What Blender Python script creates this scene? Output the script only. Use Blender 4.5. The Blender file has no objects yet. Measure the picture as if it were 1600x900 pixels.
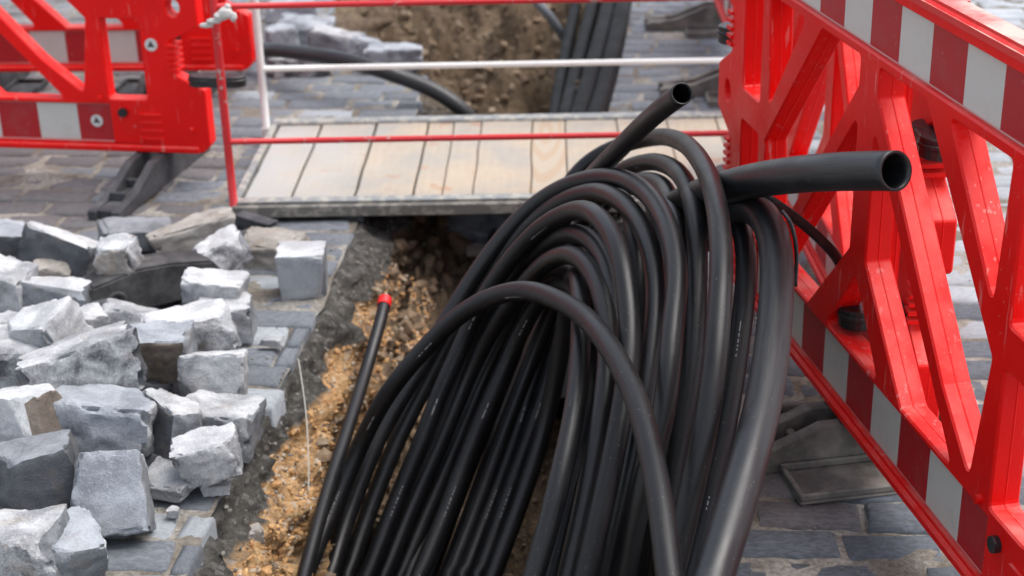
import bpy, bmesh, math, random
from mathutils.bvhtree import BVHTree
from mathutils import Vector, Matrix, noise
from mathutils.geometry import tessellate_polygon

S = bpy.context.scene
C = S.collection
R = math.radians
rng = random.Random(7)

# ------------------------------------------------------------------ camera, sky, sun, exposure
cam_d = bpy.data.cameras.new("camera")
cam = bpy.data.objects.new("camera", cam_d)
C.objects.link(cam)
S.camera = cam
cam_d.sensor_width = 36.0
cam_d.lens = 55.1
cam_d.clip_start = 0.05
cam_d.clip_end = 500
_right, _fwd, _down = Vector((1, 0, 0)), Vector((0, math.cos(R(23.5)), -math.sin(R(23.5)))), Vector((0, -math.sin(R(23.5)), -math.cos(R(23.5))))
_ir = _right * math.cos(R(1.5)) + _down * math.sin(R(1.5))
_id = _down * math.cos(R(1.5)) - _right * math.sin(R(1.5))
_m = Matrix((_ir, -_id, -_fwd)).transposed().to_4x4()
_m.translation = Vector((0, 0, 1.58))
cam.matrix_world = _m
cam_d.dof.use_dof = True
cam_d.dof.focus_distance = 2.62
cam_d.dof.aperture_fstop = 4.5

SUN_EL, SUN_AZ = 66.0, 80.0           # soft overcast light from the right, beyond the trench
w = bpy.data.worlds.new("World")
S.world = w
w.use_nodes = True
nt = w.node_tree
bg = nt.nodes["Background"]
sky = nt.nodes.new("ShaderNodeTexSky")
sky.sky_type = 'NISHITA'
sky.sun_disc = False
sky.sun_elevation = R(SUN_EL)
sky.sun_rotation = R(SUN_AZ)
sky.air_density = 1.0
sky.dust_density = 3.0
hsv = nt.nodes.new("ShaderNodeHueSaturation")         # thin cloud takes most of the blue out of the sky
hsv.inputs["Saturation"].default_value = 0.45
nt.links.new(sky.outputs[0], hsv.inputs["Color"])
nt.links.new(hsv.outputs[0], bg.inputs[0])
bg.inputs[1].default_value = 0.15
sun_d = bpy.data.lights.new("sun", 'SUN')
sun_d.energy = 1.1
sun_d.angle = R(45)
sun_d.color = (1.0, 0.975, 0.94)
sun = bpy.data.objects.new("sun", sun_d)
C.objects.link(sun)
_az = R(SUN_AZ)
sdir = Vector((math.sin(_az) * math.cos(R(SUN_EL)), math.cos(_az) * math.cos(R(SUN_EL)), math.sin(R(SUN_EL))))
sun.rotation_euler = sdir.to_track_quat('Z', 'Y').to_euler()
S.view_settings.view_transform = 'Standard'
S.view_settings.look = 'None'
S.view_settings.exposure = 0.98
S.view_settings.gamma = 1.0

# world coordinates in metres, measured from the place (camera height 1.58 m, paving at z = 0)
LOOPS = [
    [[-0.4508, 2.7892, -0.2811], [-0.4278, 2.8895, -0.2511], [-0.3877, 2.9823, -0.1881], [-0.3397, 3.0326, -0.0976], [-0.2734, 3.0128, 0.0325], [-0.1971, 3.0107, 0.1278], [-0.1139, 2.9867, 0.2233], [-0.0505, 2.9451, 0.2779], [0.0101, 2.8866, 0.319], [0.0594, 2.7919, 0.3521], [0.1246, 2.6225, 0.3887], [0.1549, 2.4872, 0.4035], [0.1765, 2.3676, 0.4044], [0.1944, 2.2452, 0.3988], [0.2067, 2.1167, 0.379], [0.2142, 1.9992, 0.3596], [0.2131, 1.871, 0.3156], [0.2118, 1.7197, 0.2637], [0.1807, 1.6173, 0.1382], [0.0492, 1.5893, -0.2238], [-0.1479, 1.5973, -0.52], [-0.4765, 2.6769, -0.3147]],
    [[-0.4098, 2.8928, -0.3437], [-0.3904, 2.9801, -0.2934], [-0.3627, 3.045, -0.2446], [-0.3292, 3.0971, -0.1749], [-0.2957, 3.1449, -0.115], [-0.235, 3.1998, -0.0389], [-0.1793, 3.2564, 0.041], [-0.1241, 3.2922, 0.1232], [-0.0612, 3.3082, 0.2102], [0.0036, 3.311, 0.292], [0.0767, 3.2893, 0.3673], [0.1456, 3.2273, 0.4254], [0.2081, 3.1181, 0.4754], [0.2457, 3.0001, 0.5049], [0.2723, 2.8657, 0.5217], [0.2892, 2.7242, 0.5224], [0.2951, 2.6083, 0.5065], [0.2931, 2.5325, 0.4827], [0.2776, 2.4556, 0.4563], [0.2604, 2.3655, 0.3995], [0.243, 2.3076, 0.3166], [0.2099, 2.2856, 0.2158], [0.1788, 2.2639, 0.0655], [0.1467, 2.2415, -0.0896], [0.0886, 2.2519, -0.3054], [-0.0156, 2.2239, -0.4234], [-0.1719, 2.2319, -0.52], [-0.4325, 2.7907, -0.4025]],
    [[-0.3318, 2.8892, -0.352], [-0.28, 2.996, -0.257], [-0.2314, 3.0583, -0.1639], [-0.2042, 3.0808, -0.1121], [-0.1684, 3.1364, -0.0344], [-0.1264, 3.1782, 0.0367], [-0.0799, 3.1906, 0.1404], [-0.0377, 3.1791, 0.2142], [0.0203, 3.1527, 0.304], [0.0713, 3.0985, 0.38], [0.1211, 3.0156, 0.4402], [0.1493, 2.9227, 0.4772], [0.1736, 2.8218, 0.496], [0.1915, 2.7241, 0.497], [0.2021, 2.6416, 0.4829], [0.2048, 2.5835, 0.4496], [0.2072, 2.5246, 0.4145], [0.2036, 2.4615, 0.3697], [0.1879, 2.3994, 0.327], [0.1606, 2.3208, 0.2466], [0.1353, 2.2649, 0.1682], [0.1113, 2.2286, 0.0847], [0.0705, 2.1669, -0.0572], [0.0048, 2.1429, -0.2613], [-0.0707, 2.1149, -0.4036], [-0.1839, 2.1229, -0.52], [-0.3727, 2.8049, -0.427]],
    [[-0.299, 2.9227, -0.3755], [-0.243, 3.03, -0.2791], [-0.1899, 3.1015, -0.1899], [-0.1456, 3.1503, -0.1027], [-0.0944, 3.1872, 0.0072], [-0.0378, 3.1788, 0.1132], [0.0167, 3.1351, 0.2133], [0.0622, 3.0629, 0.2982], [0.1063, 2.9611, 0.365], [0.1357, 2.8667, 0.3987], [0.1568, 2.7923, 0.4032], [0.168, 2.7335, 0.3933], [0.173, 2.6617, 0.3787], [0.1734, 2.5951, 0.3508], [0.1649, 2.5022, 0.3128], [0.1453, 2.4086, 0.248], [0.1162, 2.334, 0.1516], [0.0863, 2.2795, 0.0514], [0.0457, 2.2055, -0.0846], [-0.0198, 2.1708, -0.2835], [-0.0843, 2.1428, -0.4136], [-0.1811, 2.1508, -0.52], [-0.3424, 2.8395, -0.4503]],
    [[-0.2453, 2.9558, -0.3995], [-0.1745, 3.1389, -0.2795], [-0.0978, 3.3095, -0.1378], [-0.0171, 3.4603, 0.0083], [0.066, 3.5708, 0.1622], [0.1322, 3.6327, 0.2545], [0.1812, 3.6586, 0.314], [0.236, 3.6528, 0.3508], [0.2945, 3.6031, 0.3869], [0.335, 3.5109, 0.4256], [0.3564, 3.3596, 0.4789], [0.3706, 3.1831, 0.5244], [0.3759, 2.9815, 0.5623], [0.3763, 2.7939, 0.5824], [0.3695, 2.6232, 0.5909], [0.3599, 2.4889, 0.583], [0.3497, 2.3913, 0.5592], [0.337, 2.3134, 0.5306], [0.3175, 2.2213, 0.4693], [0.2954, 2.166, 0.3921], [0.2718, 2.1203, 0.3122], [0.2537, 2.0886, 0.2392], [0.2391, 2.0732, 0.1788], [0.2026, 2.0347, 0.0278], [0.1407, 2.031, -0.1842], [0.0561, 2.003, -0.3689], [-0.0708, 2.011, -0.52], [-0.2822, 2.8603, -0.4621]],
    [[-0.2013, 2.9385, -0.3892], [-0.1294, 3.1211, -0.2703], [-0.0445, 3.2912, -0.1298], [0.0448, 3.4293, 0.0374], [0.1266, 3.5144, 0.1829], [0.2066, 3.5566, 0.2801], [0.2591, 3.5379, 0.3373], [0.3116, 3.413, 0.4012], [0.3398, 3.2598, 0.45], [0.3547, 3.0804, 0.4888], [0.3589, 2.9113, 0.5012], [0.3509, 2.7576, 0.4988], [0.3393, 2.6332, 0.4636], [0.3293, 2.5689, 0.4159], [0.3151, 2.4905, 0.3359], [0.2932, 2.4305, 0.2482], [0.2724, 2.3889, 0.1525], [0.2477, 2.3454, 0.0023], [0.2227, 2.3014, -0.1495], [0.1709, 2.293, -0.3623], [0.0889, 2.265, -0.449], [-0.034, 2.273, -0.52], [-0.2389, 2.843, -0.4514]],
    [[-0.1578, 2.9212, -0.3789], [-0.0924, 3.0744, -0.2772], [-0.0149, 3.2434, -0.1394], [0.0735, 3.3622, 0.0336], [0.1537, 3.4337, 0.1979], [0.2295, 3.4375, 0.3069], [0.278, 3.3941, 0.3575], [0.308, 3.3217, 0.3918], [0.3277, 3.2037, 0.4214], [0.3347, 3.0594, 0.4405], [0.3329, 2.907, 0.4412], [0.3281, 2.7892, 0.421], [0.3237, 2.7149, 0.3505], [0.3099, 2.6486, 0.2482], [0.282, 2.5911, 0.1158], [0.2494, 2.5518, 0.0005], [0.2307, 2.5339, -0.116], [0.2056, 2.5099, -0.2722], [0.1537, 2.5189, -0.44], [0.0834, 2.4909, -0.484], [-0.0222, 2.4989, -0.52], [-0.198, 2.827, -0.4414]],
    [[-0.1218, 2.9039, -0.3684], [-0.0558, 3.0568, -0.2677], [0.0221, 3.1898, -0.1121], [0.0896, 3.2894, 0.0666], [0.1389, 3.3351, 0.222], [0.175, 3.3137, 0.3233], [0.203, 3.2532, 0.3846], [0.2246, 3.1594, 0.4198], [0.2414, 3.0577, 0.4366], [0.2486, 2.9504, 0.4406], [0.2485, 2.8545, 0.4208], [0.2462, 2.7952, 0.3847], [0.2448, 2.7424, 0.3134], [0.2325, 2.7023, 0.196], [0.2066, 2.6795, 0.0684], [0.1718, 2.6644, -0.0665], [0.1454, 2.6531, -0.1929], [0.1128, 2.6392, -0.3489], [0.0543, 2.6569, -0.44], [0.0109, 2.6289, -0.484], [-0.0541, 2.6369, -0.52], [-0.1625, 2.8096, -0.4305]],
    [[-0.0862, 2.8867, -0.3579], [-0.027, 3.0162, -0.2606], [0.0427, 3.1337, -0.1157], [0.1055, 3.2115, 0.0379], [0.165, 3.2194, 0.2066], [0.2121, 3.1759, 0.3072], [0.2444, 3.0918, 0.3647], [0.2655, 2.9911, 0.3837], [0.273, 2.8972, 0.3684], [0.2717, 2.8067, 0.3107], [0.2573, 2.7288, 0.1818], [0.2305, 2.6968, 0.058], [0.2034, 2.6641, -0.0673], [0.1771, 2.6477, -0.2054], [0.1474, 2.6292, -0.3615], [0.0914, 2.6429, -0.44], [0.0476, 2.6149, -0.484], [-0.018, 2.6229, -0.52], [-0.1274, 2.7966, -0.4256]],
    [[-0.0507, 2.875, -0.3347], [0.0044, 2.9815, -0.2403], [0.055, 3.0548, -0.1217], [0.0902, 3.0787, 0.0084], [0.1112, 3.0781, 0.1325], [0.1223, 3.0563, 0.2327], [0.1309, 2.9647, 0.323], [0.1353, 2.8649, 0.3443], [0.1333, 2.7534, 0.3387], [0.1212, 2.5883, 0.3101], [0.1055, 2.4623, 0.2712], [0.0776, 2.3478, 0.2083], [0.0528, 2.2957, 0.1388], [0.0266, 2.2633, 0.0642], [-0.0225, 2.2026, -0.0755], [-0.0954, 2.1795, -0.2777], [-0.0951, 2.1515, -0.411], [-0.0947, 2.1595, -0.52], [-0.094, 2.7913, -0.4089]],
    [[-0.2149, 2.8374, -0.3208], [-0.1529, 2.9659, -0.226], [-0.0914, 3.0796, -0.1148], [-0.0264, 3.1538, 0.0057], [0.0294, 3.1627, 0.1265], [0.0805, 3.1183, 0.2249], [0.1188, 3.0304, 0.2736], [0.1446, 2.9044, 0.2847], [0.152, 2.7607, 0.2802], [0.1493, 2.6503, 0.252], [0.136, 2.5459, 0.2127], [0.109, 2.4344, 0.1568], [0.0829, 2.3725, 0.0897], [0.0592, 2.339, 0.0125], [0.0158, 2.2777, -0.1288], [-0.0521, 2.254, -0.3324], [-0.0934, 2.226, -0.4356], [-0.1552, 2.234, -0.52], [-0.2583, 2.7474, -0.3872]],
    [[-0.3822, 2.9491, -0.386], [-0.3537, 3.0344, -0.3253], [-0.3154, 3.106, -0.2533], [-0.2725, 3.164, -0.1713], [-0.2216, 3.2173, -0.0913], [-0.171, 3.2718, -0.0113], [-0.1182, 3.3067, 0.0766], [-0.061, 3.3174, 0.168], [0.0026, 3.3095, 0.2553], [0.0689, 3.2773, 0.333], [0.1279, 3.2125, 0.3937], [0.1757, 3.1277, 0.4389], [0.207, 3.0293, 0.4685], [0.2303, 2.9253, 0.4839], [0.2474, 2.819, 0.4856], [0.2581, 2.7132, 0.4708], [0.2607, 2.6129, 0.4331], [0.2495, 2.5172, 0.385], [0.2301, 2.4316, 0.3209], [0.2059, 2.3712, 0.2345], [0.1769, 2.3336, 0.1378], [0.1523, 2.3061, 0.0352], [0.1162, 2.2657, -0.1154], [0.0546, 2.2604, -0.3271], [-0.0391, 2.2324, -0.4332], [-0.1796, 2.2404, -0.52], [-0.4137, 2.8548, -0.4531]],
    [[-0.3226, 2.9722, -0.408], [-0.2891, 3.0383, -0.3484], [-0.2538, 3.0988, -0.2847], [-0.2144, 3.1484, -0.2139], [-0.1766, 3.1926, -0.139], [-0.1381, 3.2336, -0.0629], [-0.098, 3.2573, 0.0186], [-0.0548, 3.2556, 0.1025], [-0.0088, 3.2337, 0.1816], [0.0355, 3.197, 0.2548], [0.0759, 3.1421, 0.3185], [0.1121, 3.0707, 0.3663], [0.1395, 2.9889, 0.4009], [0.1638, 2.9009, 0.4187], [0.1832, 2.8098, 0.4157], [0.193, 2.7189, 0.3956], [0.1945, 2.6351, 0.3521], [0.1892, 2.5532, 0.3056], [0.1715, 2.4779, 0.2504], [0.1498, 2.4147, 0.1824], [0.1261, 2.3615, 0.1065], [0.1017, 2.3204, 0.0235], [0.0609, 2.2517, -0.1152], [-0.0047, 2.2217, -0.3165], [-0.0768, 2.1937, -0.4284], [-0.1848, 2.2017, -0.52], [-0.3649, 2.8888, -0.4832]],
    [[-0.2636, 2.9546, -0.3981], [-0.2324, 3.0162, -0.347], [-0.2006, 3.0763, -0.295], [-0.1667, 3.1294, -0.2368], [-0.1336, 3.1775, -0.1746], [-0.0989, 3.2153, -0.1066], [-0.0632, 3.2455, -0.0358], [-0.0248, 3.2502, 0.0392], [0.0127, 3.2394, 0.1132], [0.0491, 3.2049, 0.1812], [0.082, 3.1538, 0.2373], [0.1108, 3.0854, 0.2755], [0.133, 3.0087, 0.2965], [0.1504, 2.9282, 0.3062], [0.1629, 2.8455, 0.3013], [0.1667, 2.763, 0.2836], [0.164, 2.6835, 0.2539], [0.1552, 2.6052, 0.2211], [0.1392, 2.5335, 0.1773], [0.12, 2.4715, 0.1229], [0.0978, 2.421, 0.0567], [0.0751, 2.384, -0.0181], [0.0331, 2.3155, -0.1565], [-0.0336, 2.2857, -0.3576], [-0.0884, 2.2577, -0.4469], [-0.1704, 2.2657, -0.52], [-0.3072, 2.8685, -0.4695]],
    [[-0.1532, 2.9118, -0.3727], [-0.1234, 2.9749, -0.3252], [-0.0936, 3.0379, -0.2776], [-0.0636, 3.0912, -0.2197], [-0.0335, 3.1439, -0.1611], [-0.0022, 3.1862, -0.0956], [0.0298, 3.2241, -0.0274], [0.0615, 3.24, 0.0474], [0.0931, 3.2441, 0.1252], [0.1266, 3.222, 0.1974], [0.1591, 3.1787, 0.2569], [0.1857, 3.1109, 0.2956], [0.203, 3.0307, 0.3075], [0.2127, 2.9487, 0.3046], [0.2158, 2.8699, 0.2851], [0.2136, 2.7997, 0.2475], [0.2073, 2.7388, 0.1981], [0.1951, 2.6867, 0.1432], [0.1778, 2.6404, 0.0838], [0.1594, 2.5969, 0.0208], [0.1397, 2.5642, -0.0512], [0.1205, 2.5431, -0.1299], [0.0838, 2.5028, -0.2803], [0.0217, 2.4975, -0.44], [-0.0218, 2.4695, -0.484], [-0.0869, 2.4775, -0.52], [-0.1956, 2.8221, -0.4402]],
    [[-0.1471, 2.989, -0.4248], [-0.1105, 3.0734, -0.3678], [-0.0739, 3.1567, -0.3093], [-0.0366, 3.2303, -0.2396], [0.001, 3.3022, -0.1686], [0.0403, 3.357, -0.0839], [0.0795, 3.4104, 0.0018], [0.1193, 3.4485, 0.0949], [0.1617, 3.4782, 0.1886], [0.2139, 3.4708, 0.2808], [0.2616, 3.4049, 0.3458], [0.2873, 3.3086, 0.3804], [0.3019, 3.2055, 0.3996], [0.3081, 3.1001, 0.4087], [0.308, 2.9944, 0.4013], [0.305, 2.8954, 0.3709], [0.3007, 2.8191, 0.3027], [0.2904, 2.7656, 0.2103], [0.2717, 2.7273, 0.1115], [0.2481, 2.6962, 0.0107], [0.2214, 2.6711, -0.091], [0.2023, 2.6562, -0.1967], [0.1741, 2.6342, -0.3527], [0.1195, 2.645, -0.44], [0.058, 2.617, -0.484], [-0.0341, 2.625, -0.52], [-0.1877, 2.8954, -0.488]],
    [[-0.0704, 2.964, -0.4019], [-0.0408, 3.0246, -0.3518], [-0.0111, 3.085, -0.3014], [0.018, 3.1308, -0.2371], [0.0469, 3.1753, -0.1723], [0.0725, 3.2035, -0.0987], [0.0968, 3.2274, -0.0232], [0.1185, 3.2364, 0.0558], [0.1383, 3.2335, 0.1362], [0.1585, 3.2114, 0.21], [0.1781, 3.1654, 0.2724], [0.1938, 3.0969, 0.3101], [0.2041, 3.0173, 0.3228], [0.2085, 2.9359, 0.3168], [0.2069, 2.8584, 0.2917], [0.2021, 2.7888, 0.2545], [0.1936, 2.7285, 0.2054], [0.1814, 2.6763, 0.1522], [0.1639, 2.6314, 0.0907], [0.1457, 2.5894, 0.026], [0.1259, 2.5595, -0.0482], [0.1053, 2.5384, -0.1264], [0.0659, 2.498, -0.2761], [0.0014, 2.4927, -0.44], [-0.0215, 2.4647, -0.484], [-0.0557, 2.4727, -0.52], [-0.1127, 2.8774, -0.4735]],
]
FREE_SMALL = [[-0.0712, 3.2871, -0.2646], [-0.0045, 3.4168, -0.0917], [0.0781, 3.4626, 0.139], [0.1447, 3.379, 0.323], [0.1908, 3.2357, 0.4448], [0.2242, 3.1188, 0.5271], [0.2629, 2.9855, 0.6217], [0.2939, 2.8473, 0.7052], [0.3175, 2.7417, 0.7632]]
FREE_BIG = [[0.2277, 3.1959, 0.1527], [0.2623, 3.1892, 0.2626], [0.3043, 3.1235, 0.3623], [0.3571, 3.0012, 0.4572], [0.3993, 2.8406, 0.5392], [0.4399, 2.7144, 0.6001], [0.4803, 2.5858, 0.6554], [0.5269, 2.4649, 0.7035], [0.5704, 2.3801, 0.7341], [0.6046, 2.3135, 0.7564]]
BIG = [[0.2958, 3.1439, 0.0331], [0.3227, 3.1436, 0.1578], [0.3572, 3.0957, 0.2983], [0.3951, 2.9826, 0.4143], [0.4271, 2.8537, 0.494], [0.4509, 2.7715, 0.5307], [0.4677, 2.6897, 0.5433], [0.4742, 2.6188, 0.5307], [0.4685, 2.5442, 0.5095], [0.451, 2.4443, 0.4805], [0.4246, 2.3196, 0.4444], [0.3918, 2.1959, 0.4108], [0.3524, 2.0743, 0.3819], [0.315, 1.9723, 0.3479], [0.2736, 1.8686, 0.31], [0.2174, 1.7279, 0.2586], [0.1383, 1.6348, 0.1336], [0.1647, 1.6068, -0.2259], [0.2044, 1.6148, -0.52]]
BIG2 = [[0.3228, 3.1209, -0.02], [0.3527, 3.0977, 0.1776], [0.3926, 3.0544, 0.3288], [0.4251, 2.9636, 0.4208], [0.4409, 2.8736, 0.4647], [0.4459, 2.7895, 0.4719], [0.4433, 2.7247, 0.4483], [0.4348, 2.6679, 0.4179], [0.42, 2.6042, 0.3718], [0.3937, 2.5145, 0.2909], [0.3672, 2.437, 0.2128], [0.3356, 2.3662, 0.1253], [0.3021, 2.3088, 0.0185], [0.2595, 2.2358, -0.1173], [0.1922, 2.2019, -0.3162], [0.2148, 2.1739, -0.4283], [0.2486, 2.1819, -0.52]]
RED_CAP = [[-0.3175, 3.5665, 0.0018], [-0.3244, 3.5085, -0.0187], [-0.3507, 3.3682, -0.0782], [-0.3775, 3.1658, -0.1173], [-0.4014, 2.9779, -0.148], [-0.4199, 2.8137, -0.1747], [-0.4342, 2.6709, -0.2021], [-0.4424, 2.5459, -0.2137], [-0.4468, 2.4314, -0.2262]]
STRAP = [[0.4224, 2.9152, 0.5102], [0.4547, 2.8009, 0.5482], [0.4776, 2.7201, 0.5631], [0.5331, 2.7536, 0.5146], [0.5901, 2.7831, 0.4572], [0.626, 2.7978, 0.4158], [0.6429, 2.8174, 0.3856]]
TIE = [[0.4996, 2.6922, 0.549], [0.5058, 2.6267, 0.549], [0.5093, 2.5944, 0.5247], [0.5107, 2.5807, 0.4932], [0.5067, 2.5716, 0.4723], [0.5062, 2.5634, 0.4534]]
BACK_DUCT = [[-0.9933, 5.8089, 0.06], [-0.8386, 5.5858, 0.12], [-0.7051, 5.4445, 0.14], [-0.6042, 5.3458, 0.15], [-0.4757, 5.2614, 0.14], [-0.3553, 5.2389, 0.1], [-0.265, 5.2507, 0.06], [-0.1907, 5.2243, 0.02], [-0.1303, 5.2096, -0.03], [-0.0929, 5.2299, -0.1], [-0.0708, 5.4141, -0.24]]
GREY_DUCT = [[0.0082, 7.0837, 0.05], [0.1019, 6.6886, 0.05], [0.1629, 6.6343, 0.0], [0.2284, 6.659, -0.1], [0.2796, 6.7111, -0.2], [0.3122, 6.7049, -0.3], [0.3167, 6.5809, -0.38], [0.2882, 6.347, -0.45]]
TRENCH_DUCT0 = [[0.602, 7.4326, 0.02], [0.5372, 6.8748, 0.015], [0.4794, 6.3914, 0.01], [0.4263, 5.9683, 0.005], [0.3765, 5.595, 0.0], [0.3298, 5.2632, -0.005], [0.2863, 4.9661, -0.01], [0.2263, 4.1661, -0.13], [0.1263, 3.4661, -0.26]]
TRENCH_DUCT1 = [[0.5484, 7.4875, 0.01], [0.4832, 6.9255, 0.005], [0.4234, 6.4385, 0.0], [0.3682, 6.0124, -0.005], [0.3177, 5.6363, -0.01], [0.2722, 5.3018, -0.015], [0.2322, 5.0021, -0.02], [0.1722, 4.202100000000001, -0.13999999999999999], [0.07219999999999999, 3.5021000000000004, -0.27]]
TRENCH_DUCT2 = [[0.4857, 7.6398, -0.02], [0.42, 7.0658, -0.025], [0.3611, 6.5684, -0.03], [0.3089, 6.133, -0.035], [0.2636, 5.7484, -0.04], [0.2253, 5.4062, -0.045], [0.1933, 5.0996, -0.05], [0.1333, 4.2996, -0.16999999999999998], [0.033299999999999996, 3.5995999999999997, -0.3]]
TRENCH_DUCT3 = [[0.4162, 7.841, -0.06], [0.3528, 7.251, -0.065], [0.2989, 6.7394, -0.07], [0.2538, 6.2913, -0.075], [0.2168, 5.8955, -0.08], [0.1863, 5.5433, -0.085], [0.1609, 5.2279, -0.09], [0.10089999999999999, 4.4279, -0.21], [0.0008999999999999841, 3.7279, -0.33999999999999997]]
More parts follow.
